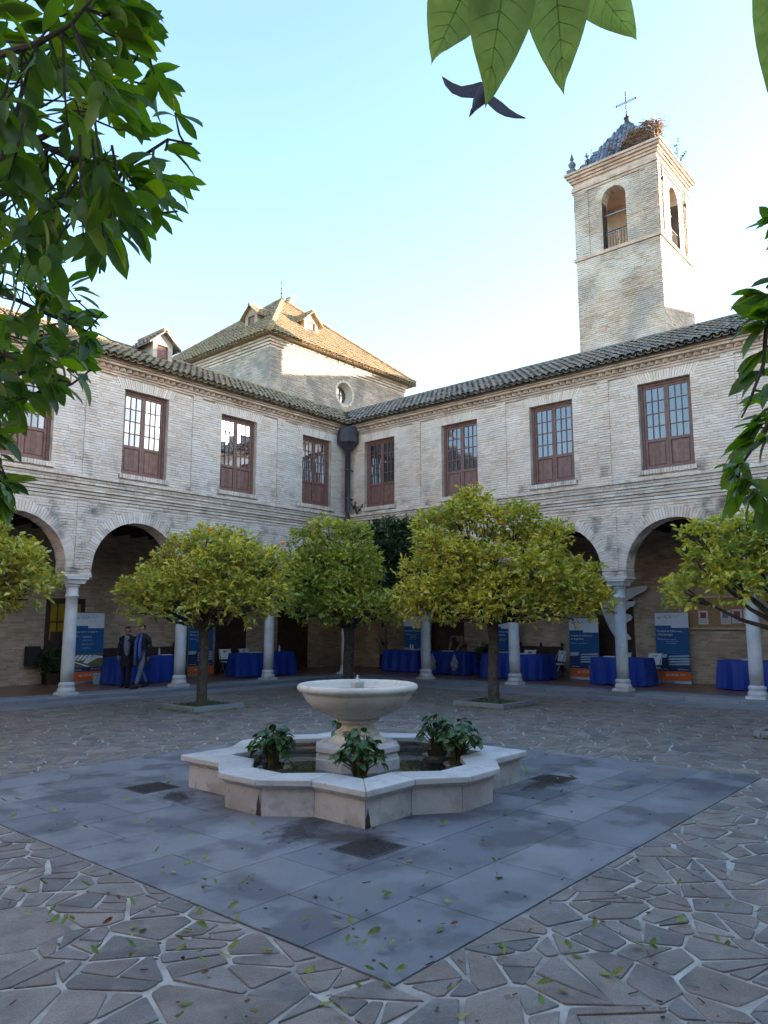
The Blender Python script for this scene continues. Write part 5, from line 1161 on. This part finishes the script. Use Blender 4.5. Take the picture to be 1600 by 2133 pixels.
banner((14.25, 20.45, FZ), (1, 0, 0), .95, 1.95, 'roll-up banner behind the trunk of the yellowish tree, before a dark doorway', ['Escuela de Ingeniería', 'Marina y Naval'], ['Titulaciones', 'Grado en Marina', 'Grado en Náutica'], 'dark')
banner((21.55, 10.98, FZ), (0, -1, 0), .96, 1.85, 'roll-up banner left of the dove sculpture, partly behind a blue table', ['Facultad de Enfermería', 'de Algeciras'], ['Titulación', 'Grado en Enfermería'], 'pale')
banner((21.9, 8.42, FZ), (0, -1, 0), .96, 2.0, 'roll-up banner beside the notice board, the rightmost banner', ['Facultad de Enfermería', 'y Fisioterapia'], ['Titulaciones', 'Grado en Enfermería', 'Enfermería Jerez y Cádiz', 'Grado en Fisioterapia'], 'pale')
banner((21.3, 13.72, FZ), (0, -1, 0), .9, 1.95, 'roll-up banner behind the column right of the large tree trunk', ['Facultad de Ciencias', 'de la Educación'], ['Titulaciones', 'Grado en Educación Infantil', 'Grado en Psicología'], 'dark')
banner((21.5, 17.55, FZ), (0, -1, 0), .95, 1.95, 'roll-up banner in the dark corner between the tree trunks', ['Facultad de Ciencias'], ['Titulaciones', 'Grado en Biotecnología', 'Grado en Enología', 'Grado en Matemáticas', 'Grado en Química'], 'pale')
def table(x0, x1, y0, y1, label, seed):
    r = random.Random(seed); h = .75; o = tag(empty('covered_table', ((x0 + x1) / 2, (y0 + y1) / 2, FZ)), label, 'table', 'tables under blue cloths in the galleries'); hx, hy = (x1 - x0) / 2, (y1 - y0) / 2
    mb = MB(); mb.box(-hx + .01, hx - .01, -hy + .01, hy - .01, h - .03, h - .004); mb.build('tabletop', 'white', o)
    for sx in (-1, 1):
        for sy in (-1, 1): mb = MB(); mb.tube([(sx * (hx - .08), sy * (hy - .08), 0), (sx * (hx - .1), sy * (hy - .1), h - .03)], .014, 6); mb.build('leg', 'steel', o)
    mb = MB(); per = []; st = .06
    c = [(-hx, -hy), (hx, -hy), (hx, hy), (-hx, hy)]
    for i in range(4):
        a, b_ = Vector(c[i]), Vector(c[(i + 1) % 4]); n = max(2, int((b_ - a).length / st)); nv = Vector(((b_ - a).y, -(b_ - a).x)).normalized()
        for k in range(n): per.append((a.lerp(b_, k / n), nv if k else (nv + Vector(((a - Vector(c[i - 1])).y, -(a - Vector(c[i - 1])).x)).normalized()).normalized() * 1.2))
    n = len(per); ph = [r.uniform(0, 6.28) for _ in range(3)]; zs = [h, h - .012, h * .72, h * .42, .03]
    for l, z in enumerate(zs):
        for k, (p, nv) in enumerate(per):
            am = [0, .004, .03, .05, .062][l]; wv = .6 + .55 * math.sin(k * .95 + ph[0]) + .3 * math.sin(k * .37 + ph[1]); q = p + nv * (am * wv + [0, .004, .012, .02, .03][l]); mb.v.append((q.x, q.y, z + (.01 * math.sin(k * .3 + ph[2]) if l == 4 else 0)))
    for l in range(4):
        for k in range(n): q = (k + 1) % n; mb.f.append((l * n + k, l * n + q, (l + 1) * n + q, (l + 1) * n + k)); mb.r.append(0)
    mb.f.append(tuple(range(n))); mb.r.append(0); mb.build('tablecloth', 'cloth', o, False); return o
table(11.15, 13.2, 19.3, 20.0, 'blue-clothed table behind the two walking people', 1)
table(15.15, 17.3, 18.85, 19.55, 'blue-clothed table between the left trunk and the dark passage', 2)
table(20.0, 20.75, 8.05, 9.55, 'blue-clothed table behind the column with the dove sculpture', 3)
table(20.6, 21.3, 4.0, 6.32, 'blue-clothed table under the notice board at the right edge', 4)
table(20.2, 20.9, 11.2, 13.3, 'blue-clothed table right of the large tree trunk', 5)
table(20.55, 21.2, 14.2, 15.75, 'blue-clothed table with plastic bags hanging, right of the slim column', 6)
table(20.6, 21.2, 16.2, 17.75, 'blue-clothed table in the dark corner under the trees', 7)
def chair(p, yaw, label):
    o = tag(empty('folding_chair', p), label, 'chair', 'white folding chairs at the tables'); o.rotation_euler = (0, 0, yaw)
    mb = MB()
    for a0, a1, z0, z1 in ((-.21, -.07, .52, .84), (.07, .21, .52, .84), (-.07, .07, .52, .75), (-.07, .07, .79, .84)): mb.hexa([(-.2 - (z0 - .5) * .2, a0, z0), (-.2 - (z0 - .5) * .2, a1, z0), (-.18 - (z0 - .5) * .2, a1, z0), (-.18 - (z0 - .5) * .2, a0, z0), (-.2 - (z1 - .5) * .2, a0, z1), (-.2 - (z1 - .5) * .2, a1, z1), (-.18 - (z1 - .5) * .2, a1, z1), (-.18 - (z1 - .5) * .2, a0, z1)])
    mb.build('backrest', 'white', o)
    mb = MB(); mb.prism([(-.18, -.2), (.2, -.2), (.22, -.15), (.22, .15), (.2, .2), (-.18, .2)], .43, .455); mb.build('seat', 'white', o)
    for sy in (-.21, .21): mb = MB(); mb.tube([(.24, sy, 0), (-.28, sy, .86)], .012, 6); mb.build('leg', 'steel', o); mb = MB(); mb.tube([(-.24, sy * .93, 0), (.16, sy * .93, .44)], .012, 6); mb.build('leg', 'steel', o)
    return o
chair((15.55, 20.1, FZ), R(-100), 'white folding chair before the dark doorway, left of a blue table'); chair((16.35, 20.05, FZ), R(-88), 'white folding chair tucked behind the table by the dark passage')
chair((21.25, 9.2, FZ), R(180), 'white folding chair behind the table right beside the dove column'); chair((21.3, 8.35, FZ), R(172), 'white folding chair overlapping the rightmost banner')
chair((21.35, 11.35, FZ), R(150), 'white folding chair standing apart left of the dove banner'); chair((21.3, 12.35, FZ), R(180), 'white folding chair behind the table beside the large trunk')
def bench(P, s0, s1, label):
    o = tag(empty('wooden_bench'), label, 'bench', 'dark wooden benches along the gallery walls'); d = BACK - .1
    mb = MB(); mb.pbox(P, s0, s1, d - .05, d, FZ + .5, FZ + .95); mb.build('backrest', 'darkwood', o); mb = MB(); mb.pbox(P, s0, s1, d - .5, d - .06, FZ + .4, FZ + .45); mb.build('seat', 'darkwood', o)
    for s in (s0, (s0 + s1) / 2, s1):
        x, y, _ = P(s, d - .03, 0); mb = MB(); mb.lathe([(.03, FZ), (.03, FZ + .95), (.05, FZ + .97), (.045, FZ + 1.02), (.02, FZ + 1.08)], 8, (x, y, 0)); mb.build('post', 'darkwood', o)
bench(P_left, XR - 14.2, XR - 11.4, 'dark wooden bench against the wall behind the walking people'); bench(P_right, YL - 13.0, YL - 11.5, 'dark wooden bench against the wall beside the large trunk')
# dove sculpture of flat white boards
dv = tag(empty('dove_sculpture'), 'white dove cut from boards hanging on the gallery wall behind a column', 'sculpture')
def px5(p): return onX(1170 + p[0] / 5.333, 1200 + p[1] / 5.333, 22.08)
for nm, X0, pts in (('wing', 22.02, [(470, 300), (540, 230), (700, 150), (860, 115), (945, 108), (965, 125), (940, 160), (850, 205), (720, 280), (560, 330)]), ('wing', 22.06, [(500, 360), (600, 300), (720, 283), (820, 278), (826, 290), (800, 338), (760, 345), (700, 395), (600, 430), (500, 430)]), ('wing', 22.10, [(480, 440), (600, 415), (690, 412), (760, 430), (780, 455), (770, 485), (720, 515), (620, 525), (520, 520)]), ('body', 22.04, [(430, 280), (470, 240), (500, 300), (560, 360), (600, 470), (640, 570), (720, 625), (775, 685), (770, 708), (720, 705), (690, 690), (660, 720), (620, 705), (560, 620), (500, 500), (450, 380)]), ('wing', 22.1, [(440, 330), (380, 290), (330, 230), (420, 240), (480, 290), (500, 360)])):
    q = [px5(p) for p in pts]; mb = MB(); n = len(q); A = [(X0, y, z) for y, z in q]; B = [(X0 + .03, y, z) for y, z in q]; mb.face(A); mb.face(B[::-1])
    for i in range(n): j = (i + 1) % n; mb.face([A[i], A[j], B[j], B[i]])
    mb.build(nm, 'dove', dv)
nb_ = tag(empty('notice_board'), 'cork notice board in a frame with pinned posters on the right gallery wall', 'notice board')
mb = MB(); mb.box(22.12, 22.18, 5.72, 7.72, 1.66, 2.5); mb.build('cork', 'cork', nb_)
for nm, a in (('frame', (5.68, 7.76, 1.62, 1.66)), ('frame', (5.68, 7.76, 2.5, 2.54)), ('frame', (5.68, 5.72, 1.66, 2.5)), ('frame', (7.72, 7.76, 1.66, 2.5))): mb = MB(); mb.box(22.09, 22.19, a[0], a[1], a[2], a[3]); mb.build(nm, 'moulding', nb_)
for y, z, m_ in ((7.1, 1.95, 'poster_red'), (6.5, 1.95, 'b_grey'), (6.2, 1.98, 'poster_red'), (5.9, 1.97, 'b_blue')):
    mb = MB(); mb.box(22.112, 22.118, y - .13, y + .13, z - .19, z + .19); ps = mb.build('poster', 'paper', nb_); mb = MB(); mb.box(22.108, 22.111, y - .08, y + .08, z - .02, z + .14); mb.build('poster_print', m_, ps)
    mb = MB(); [mb.box(22.108, 22.111, y - .09, y + .09, z - .14 + k * .035, z - .13 + k * .035) for k in range(3)]; mb.build('poster_lines', 'b_grey', ps)
# small things on and by the tables
def bottle(p, label):
    mb = MB(); mb.lathe([(.03, 0), (.032, .02), (.032, .13), (.026, .16), (.012, .19), (.012, .215)], 12, p); tag(mb.build('water_bottle', 'bottle', None, True), label, 'bottle', 'water bottles on the blue tables')
TT = FZ + .752
bottle((12.75, 19.75, TT), 'water bottle on the table behind the walking people'); bottle((16.6, 19.3, TT), 'left water bottle on the table by the dark passage'); bottle((17.05, 19.3, TT), 'right water bottle on the table by the dark passage')
bottle((20.5, 8.75, TT), 'water bottle on the table behind the dove column'); bottle((21.0, 5.0, TT), 'water bottle on the table under the notice board'); bottle((20.9, 16.75, TT), 'left one of two bottles on the dark corner table'); bottle((20.9, 16.65, TT), 'right one of two bottles on the dark corner table')
for (x, y, w_, d_, lb) in ((12.95, 19.7, .3, .2, 'stack of white leaflets on the table behind the walking people'), (15.9, 19.2, .5, .25, 'white leaflets on the table by the dark passage'), (20.4, 9.15, .2, .35, 'yellowish leaflets on the table behind the dove column'), (20.5, 12.0, .22, .4, 'white leaflets on the table beside the large trunk'), (20.9, 5.6, .22, .4, 'leaflets on the table under the notice board'), (20.85, 15.1, .22, .4, 'white leaflets on the table with the hanging bags')):
    mb = MB(); [mb.box(x - w_ / 2 + k * .01, x + w_ / 2 - k * .01, y - d_ / 2 + k * .02, y + d_ / 2 - k * .015, TT + k * .012, TT + k * .012 + .011) for k in range(2)]; tag(mb.build('leaflet_stack', 'paper'), lb, 'leaflets', 'leaflets on the blue tables')
for y, lb in ((15.45, 'crumpled plastic bag hanging at the left of the bag table'), (14.55, 'crumpled plastic bag hanging at the right of the bag table')):
    mb = MB(); r = random.Random(int(y * 10)); n = 14
    for j in range(9):
        z = FZ + .70 - j * .07; rr = [.02, .04, .07, .10, .12, .13, .13, .11, .04][j]
        for i in range(n): a = 6.283 * i / n; k = rr * (1 + r.uniform(-.3, .3)); mb.v.append((20.44 + math.cos(a) * k * .6, y + math.sin(a) * k, z))
    for j in range(8):
        for i in range(n): q = (i + 1) % n; mb.f.append((j * n + i, j * n + q, j * n + n + q, j * n + n + i)); mb.r.append(0)
    tag(mb.build('plastic_bag', 'bag'), lb, 'bag', 'plastic bags hanging from a table')
mb = MB(); mb.prism([(10.98, 20.1), (11.1, 20.1), (11.1, 20.25), (10.98, 20.25)], FZ, FZ + .3, 0, -.1); tag(mb.build('waste_bin', 'b_pale'), 'small light blue waste bin beside the table of the walking people', 'bin')
def bush(p, label, h, sp, seed):
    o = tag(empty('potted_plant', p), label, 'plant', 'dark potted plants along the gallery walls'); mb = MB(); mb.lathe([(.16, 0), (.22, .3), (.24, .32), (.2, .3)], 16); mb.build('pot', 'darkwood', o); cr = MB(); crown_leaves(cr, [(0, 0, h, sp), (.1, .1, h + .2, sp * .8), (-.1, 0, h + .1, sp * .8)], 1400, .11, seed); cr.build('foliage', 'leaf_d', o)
bush((10.15, 20.95, FZ), 'dark bushy potted plant before the amber glazed door', .5, .32, 61); bush((21.6, 14.05, FZ), 'dark potted plant between the bag table and the trunk', .45, .3, 62)

# ------------------------------------------------------------------ people
def skin(name, chains, m, parent, sub=2):
    vs = []; es = []; rs = []; key = {}
    def vid(q):
        k = (round(q[0], 4), round(q[1], 4), round(q[2], 4))
        if k not in key: key[k] = len(vs); vs.append(q[:3]); rs.append((q[3], q[4] if len(q) > 4 else q[3]))
        return key[k]
    for ch in chains:
        ids = [vid(q) for q in ch]
        for a, b_ in zip(ids, ids[1:]):
            if (a, b_) not in es: es.append((a, b_))
    me = bpy.data.meshes.new(name); me.from_pydata(vs, es, []); me.materials.append(M[m]); o = bpy.data.objects.new(name, me); COL.objects.link(o); o.parent = parent
    o.modifiers.new('skin', 'SKIN'); me.skin_vertices.new() if not me.skin_vertices else None
    sv = me.skin_vertices[0].data
    for i, q in enumerate(rs): sv[i].radius = q; sv[i].use_root = (i == 0)
    s = o.modifiers.new('sub', 'SUBSURF'); s.levels = s.render_levels = sub
    PENDING_SKIN.append((o, m))
    return o
def person(p, yaw, s, label, coat, legs, scarf=None, hair_long=False, pose='walk', shawl=False):
    o = tag(empty('person', p), label, 'person', 'people in the galleries'); o.rotation_euler = (0, 0, yaw); o.scale = (s, s, s)
    st = .30 if pose == 'walk' else .06
    hip = (0, 0, .95)
    if pose == 'bend': ch, nk, hd = (.38, 0, 1.22), (.55, 0, 1.28), (.68, 0, 1.27)
    else: ch, nk, hd = (.02, 0, 1.33), (.03, 0, 1.50), (.07, 0, 1.62)
    H, C_, N_ = Vector(hip), Vector(ch), Vector(nk)
    lf = [(0, .09, .92, .10), (st * .5, .10, .52, .072), (st * 1.0, .10, .10, .05)]; rt = [(0, -.09, .92, .10), (-st * .15, -.10, .52, .072), (-st * 1.05, -.10, .13, .05)]
    sl, sr = C_ + Vector((0, .19, .06)), C_ + Vector((0, -.19, .06))
    if pose == 'bend': al = [sl, sl + Vector((.1, .03, -.25)), sl + Vector((.3, -.02, -.38))]; ar = [sr, sr + Vector((.1, -.03, -.25)), sr + Vector((.28, .02, -.38))]
    elif pose == 'phone': al = [sl, sl + Vector((.05, .1, -.26)), sl + Vector((.18, -.08, -.02))]; ar = [sr, sr + Vector((-.02, -.06, -.28)), sr + Vector((.12, -.02, -.50))]
    else: al = [sl, sl + Vector((-.06, .08, -.28)), sl + Vector((-.04, .04, -.52))]; ar = [sr, sr + Vector((-.12, -.08, -.27)), sr + Vector((.02, -.02, -.50))]
    q = lambda v, r_, r2=None: (v[0], v[1], v[2], r_, r2 or r_)
    h = Vector(hd); dirh = (h - N_).normalized()
    body = [[q(H, .10), q(H.lerp(C_, .5), .10), q(C_, .10), q(N_, .052), q(N_.lerp(h, .55), .058), q(h, .088, .075), q(h + dirh * .07, .07)], [q(C_, .10), q(sl + Vector((0, -.06, -.03)), .045), q(al[1], .034), q(al[2], .03), q(al[2] + (al[2] - al[1]).normalized() * .09, .035, .02)], [q(C_, .10), q(sr + Vector((0, .06, -.03)), .045), q(ar[1], .034), q(ar[2], .03), q(ar[2] + (ar[2] - ar[1]).normalized() * .09, .035, .02)], [q(H, .10)] + [(a, b_, c, r_ * .8, r_ * .8) for a, b_, c, r_ in lf], [q(H, .10)] + [(a, b_, c, r_ * .8, r_ * .8) for a, b_, c, r_ in rt]]
    skin('body', body, 'skin', o)
    for k, hnd in enumerate((al, ar)):       # fingers and thumb
        d = (hnd[2] - hnd[1]).normalized(); b0 = hnd[2] + d * .08; sd_ = d.cross(Vector((0, 1, 0))).normalized(); mb = MB()
        for i in range(4): a = b0 + sd_ * (.024 - .016 * i); mb.tube([a, a + d * (.045 - .006 * abs(i - 1)), a + d * .065 + Vector((0, -.02 if k == 0 else .02, 0))], [.009, .008, .006], 6)
        a = hnd[2] + d * .03 + sd_ * .035; mb.tube([a - sd_ * .01, a + sd_ * .02 + d * .03, a + sd_ * .02 + d * .055], [.01, .009, .007], 6); mb.build('fingers', 'skin', o, True)
    wide = .16
    coatc = [[q(H + Vector((0, 0, -.28)), .15, .20), q(H, .13, .18), q(H.lerp(C_, .5), .125, .165), q(C_, .135, .185), q(C_.lerp(N_, .6), .08, .09)], [q(C_, .135, .185), q(sl, .085), q(al[1], .062), q(al[2], .05)], [q(C_, .135, .185), q(sr, .085), q(ar[1], .062), q(ar[2], .05)]]
    mb = MB(); ax = (N_ - H).normalized(); rings = []
    nR = 18; sp = [(-.36, .17, .21), (-.20, .155, .195), (0., .135, .175), (.35, .125, .16), (.62, .14, .19), (.80, .135, .205), (.90, .11, .18), (.96, .085, .10), (1.02, .062, .065)]
    for (t, rx_, ry_) in sp:
        c_ = H + (N_ - H) * t if t >= 0 else H + Vector((.02 * -t, 0, t)); fwd = Vector((0, 1, 0)).cross(ax if t > 0 else Vector((0, 0, 1))); rings.append([c_ + fwd * rx_ * math.cos(6.2832 * k / nR) + Vector((0, 1, 0)) * ry_ * math.sin(6.2832 * k / nR) for k in range(nR)])
    for rg in rings: mb.v += [tuple(v) for v in rg]
    for l in range(len(rings) - 1):
        for k in range(nR): k2 = (k + 1) % nR; mb.f.append((l * nR + k, l * nR + k2, (l + 1) * nR + k2, (l + 1) * nR + k)); mb.r.append(0)
    mb.build('coat', coat, o, True)
    for arm in (al, ar): mb = MB(); a0 = arm[0] + (C_ - arm[0]) * .25 + Vector((0, 0, .0)); mb.tube([a0, arm[0] + (arm[1] - arm[0]) * .12, arm[0].lerp(arm[1], .55), arm[1], arm[1].lerp(arm[2], .5), arm[2]], [.085, .082, .066, .058, .052, .047], 12); mb.build('sleeve', coat, o, True)
    skin('trousers', [[q((0, 0, .95), .12, .14)] + [q(v[:3], v[3]) for v in lf], [q((0, 0, .95), .12, .14)] + [q(v[:3], v[3]) for v in rt]], legs, o)
    for v in (lf[2], rt[2]):
        mb = MB(); tip = .06 if v is rt[2] else 0; mb.tube([(v[0] - .08, v[1], v[2] - .05), (v[0] + .02, v[1], v[2] - .05), (v[0] + .12, v[1], v[2] - .065 - tip * .3), (v[0] + .19, v[1], v[2] - .07 - tip * .5)], [.035, .048, .042, .022], 8); mb.build('shoe', 'coat', o, True)
    # face and hair
    mb = MB(); f_ = h + dirh * .03 + Vector((.088 if pose != 'bend' else .05, 0, 0 if pose != 'bend' else -.09)); mb.tube([f_ + Vector((-.01, 0, .015)), f_ + Vector((.022, 0, -.012)), f_ + Vector((-.005, 0, -.02))], [.008, .014, .008], 6)
    for sy in (-1, 1): mb.ball(h + Vector((.0, sy * .088, .02)), .018, .01, .028, 6, 5)
    mb.build('nose_and_ears', 'skin', o, True)
    mb = MB()
    for sy in (-1, 1): mb.ball(f_ + Vector((-.012, sy * .032, .028)), .009, .013, .007, 6, 4)
    mb.ball(f_ + Vector((-.008, 0, -.05)), .006, .024, .006, 6, 4); mb.build('eyes_and_mouth', 'hair', o, True)
    hp = [q(h + dirh * .03 + Vector((-.055, 0, .0)), .095, .10), q(h + dirh * .105 + Vector((-.03, 0, 0)), .085, .09)]
    ch_ = [[q(h + Vector((-.06, 0, -.10 if hair_long else -.05)), .075, .11 if hair_long else .07)] + hp]
    skin('hair', ch_, 'hair', o)
    if scarf:
        sc2 = [[q(N_ + Vector((-.03, .07, -.02)), .04), q(N_ + Vector((.06, .0, -.03)), .045), q(N_ + Vector((-.03, -.07, -.02)), .04), q(N_ + Vector((-.07, 0, .0)), .04), q(N_ + Vector((-.03, .07, -.02)), .04)]]
        skin('scarf', sc2, scarf, o)
        for sy in (-1, 1): mb = MB(); mb.tube([N_ + Vector((.07, sy * .05, -.03)), C_ + Vector((.165, sy * .07, -.05)), C_ + Vector((.17, sy * .07, -.30)), Vector((.17, sy * .08, .78 if sy > 0 else .62))], [.035, .04, .045, .05], 8); mb.build('scarf_end', scarf, o, True)
    if shawl: skin('shawl', [[q(N_ + Vector((.03, 0, -.03)), .09), q(C_ + Vector((.07, .03, .02)), .12, .13), q(C_ + Vector((.09, .03, -.25)), .09, .11), q(C_ + Vector((.08, .03, -.45)), .05, .08)]], 'scarf_g', o)
    return o
person((11.12, 18.02, FZ), R(195), .955, 'walking man in dark overcoat, long blue scarf and grey-blue trousers', 'coat', 'trouser', 'scarf')
person((11.0, 18.55, FZ), R(215), .93, 'woman in black with grey shawl, hand raised to her face, beside the walking man', 'coat', 'trouser_d', None, True, 'phone', True)
person((21.1, 18.2, FZ), R(-75), .98, 'person in brown jacket standing at the dark corner table', 'beige_coat', 'trouser_d', None, False, 'stand')
person((21.75, 15.15, FZ), R(190), .95, 'person in beige jacket bending over the table with the plastic bags', 'beige_coat', 'trouser_d', None, True, 'bend')

# ------------------------------------------------------------------ fallen leaves
LV = [(65,815),(200,795),(370,750),(385,800),(135,915),(195,925),(210,960),(560,890),(540,980),(575,990),(400,1065),(410,1095),(565,1065),(590,1068),(540,1100),(730,1075),(820,1080),(870,1125),(945,1080),(965,1105),(865,980),(820,965),(755,980),(840,930),(820,890),(775,865),(985,945),(945,900),(860,780),(875,805),(905,800),(990,795),(1055,755),(680,732),(710,738),(800,695),(850,695),(785,605),(550,540),(605,540),(1065,550),(1090,585),(1250,955),(1320,845),(1460,715),(1460,975),(1500,1020),(1530,1005),(1440,1045),(1485,1055),(1090,1060),(1265,1160),(1505,1225),(1565,1155),(1595,1190),(1390,1260),(1395,1290),(750,1300),(1065,1335),(730,1355),(1450,1350),(30,445),(90,440),(285,355),(240,380),(35,515),(225,490),(515,440),(640,370),(690,375),(700,350),(1550,565),(1600,845),(310,945),(330,1000)]
LV = [(x / 2, 1450 + y / 2) for x, y in LV] + [(800 + x / 2, 1450 + y / 2) for x, y in [(120,690),(420,615),(465,700),(462,765),(285,865),(245,970),(25,830),(20,1155),(45,1160),(505,1065),(500,1090),(775,1085),(795,1065),(1090,1055),(1110,1062),(1140,1070),(940,1185),(955,1175),(870,985),(1220,955),(1220,800),(1200,665),(635,1215),(730,1218),(265,1240),(355,1340),(665,1310),(1400,1040),(1440,1055),(1520,785),(1425,900),(635,270),(735,410),(865,280),(500,500),(235,545),(245,535),(115,510),(580,300),(595,320),(575,330),(610,345),(560,325),(620,330),(650,315),(690,330),(720,345),(800,350),(630,350),(830,385),(590,340),(570,312)]]
LB = [(212, 1932), (382, 2007), (418, 2035), (250, 1880), (932, 1930), (938, 1932), (1330, 1802), (1100, 1905)]
fl_me = [leaf_mb(1, w_, c_, f_, 5, tw=t_) for w_, c_, f_, t_ in ((.5, -.35, .5, .3), (.45, .3, -.45, -.4), (.55, -.15, .3, .15), (.42, -.5, .8, .5))]
fm = [m.mesh('leaf', 'fallen', True) for m in fl_me]; fb = [m.mesh('leaf', 'fallen_b', True) for m in fl_me]
r = random.Random(77)
extra = []
while len(extra) < 22:
    x, y = r.uniform(0, 1600), 1500 + 600 * r.random() ** 1.3
    gx, gy = onG(x, y)
    if abs(gx - FX) < 1.9 and abs(gy - FY) < 1.9: continue
    extra.append((x, y))
for i, (x, y) in enumerate(LV + extra + LB):
    gx, gy = onG(x, y); brown = i >= len(LV + extra); onp = PX0 < gx < PX1 and PY0 < gy < PY1
    L = r.uniform(.055, .085) * (.75 if i >= len(LV) else 1); a = r.uniform(0, 6.28); x_, y_, z_ = basis((math.cos(a), math.sin(a), r.uniform(-.05, .25)), r.uniform(-.5, .5))
    o = inst('fallen_leaf', r.choice(fb if brown else fm), None, frame_m(Vector((gx, gy, .030)), x_ * L, y_ * L, z_ * L))
    where = 'left of' if gy > PY1 or (gx < PX0 and x < 560) else 'right of' if gx > PX1 or (gy < PY0 and x > 1040) else 'in front of'
    fs = 'left of' if x < 560 else 'right of' if x > 940 else 'before' if gx + gy < FX + FY else 'behind'
    if brown: tag(o, 'brown withered leaf lying on the courtyard floor', 'leaf', 'brown leaves on the ground')
    elif onp: tag(o, 'fallen green leaf on the granite slabs %s the fountain' % fs, 'leaf', 'green leaves on the granite %s the fountain' % fs)
    else: tag(o, 'fallen green leaf on the crazy paving %s the granite square' % where, 'leaf', 'green leaves %s the granite square' % where)
# small litter: bits of twig, grit and petals
mb = MB(); r = random.Random(91)
for _ in range(260):
    x, y = r.uniform(-40, 1640), 1480 + 660 * r.random() ** 1.2; gx, gy = onG(x, y)
    if abs(gx - FX) < 1.75 and abs(gy - FY) < 1.75: continue
    a = r.uniform(0, 6.28); L = r.uniform(.004, .03) if r.random() < .7 else r.uniform(.03, .07); wd = r.uniform(.0015, .004) if L > .03 else r.uniform(.003, .009); d = Vector((math.cos(a), math.sin(a), r.uniform(0, .15))) * L; sw = Vector((-d.y, d.x, 0)).normalized() * wd; p = Vector((gx, gy, .0155)); q = r.random()
    mb.hexa([p - sw, p + sw, p + sw + d, p - sw + d, p - sw * .6 + UP * .004, p + sw * .6 + UP * .004, p + sw * .6 + d + UP * .003, p - sw * .6 + d + UP * .003], q)
M['litter'] = mat('floor_litter', [(.05, .035, .022), (.10, .075, .045), (.03, .025, .02), (.20, .17, .11), (.06, .05, .03)], .9, .2)
o = mb.build('ground_litter', 'litter', None, kind='stuff'); o['label'] = 'tiny twigs and grit scattered over the courtyard paving'; o['category'] = 'litter'
# ------------------------------------------------------------------ put every thing's origin at its base
def finish():
    bpy.context.view_layer.update()
    for o in list(COL.objects):
        if o.parent is not None or o.type not in ('EMPTY', 'MESH') or o.get('kind') in ('structure', 'stuff'): continue
        if o.location.length > 1e-6: continue
        pts = []
        for c in [o] + list(o.children):
            if c.type == 'MESH': pts += [c.matrix_world @ Vector(p) for p in c.bound_box]
        if not pts: continue
        b_ = Vector(((min(p.x for p in pts) + max(p.x for p in pts)) / 2, (min(p.y for p in pts) + max(p.y for p in pts)) / 2, min(p.z for p in pts)))
        if o.type == 'MESH':
            if o.data.users > 1: continue
            o.data.transform(Matrix.Translation(-b_))
        for c in o.children: c.location = c.location - b_
        o.location = b_
bake_pending(); finish()
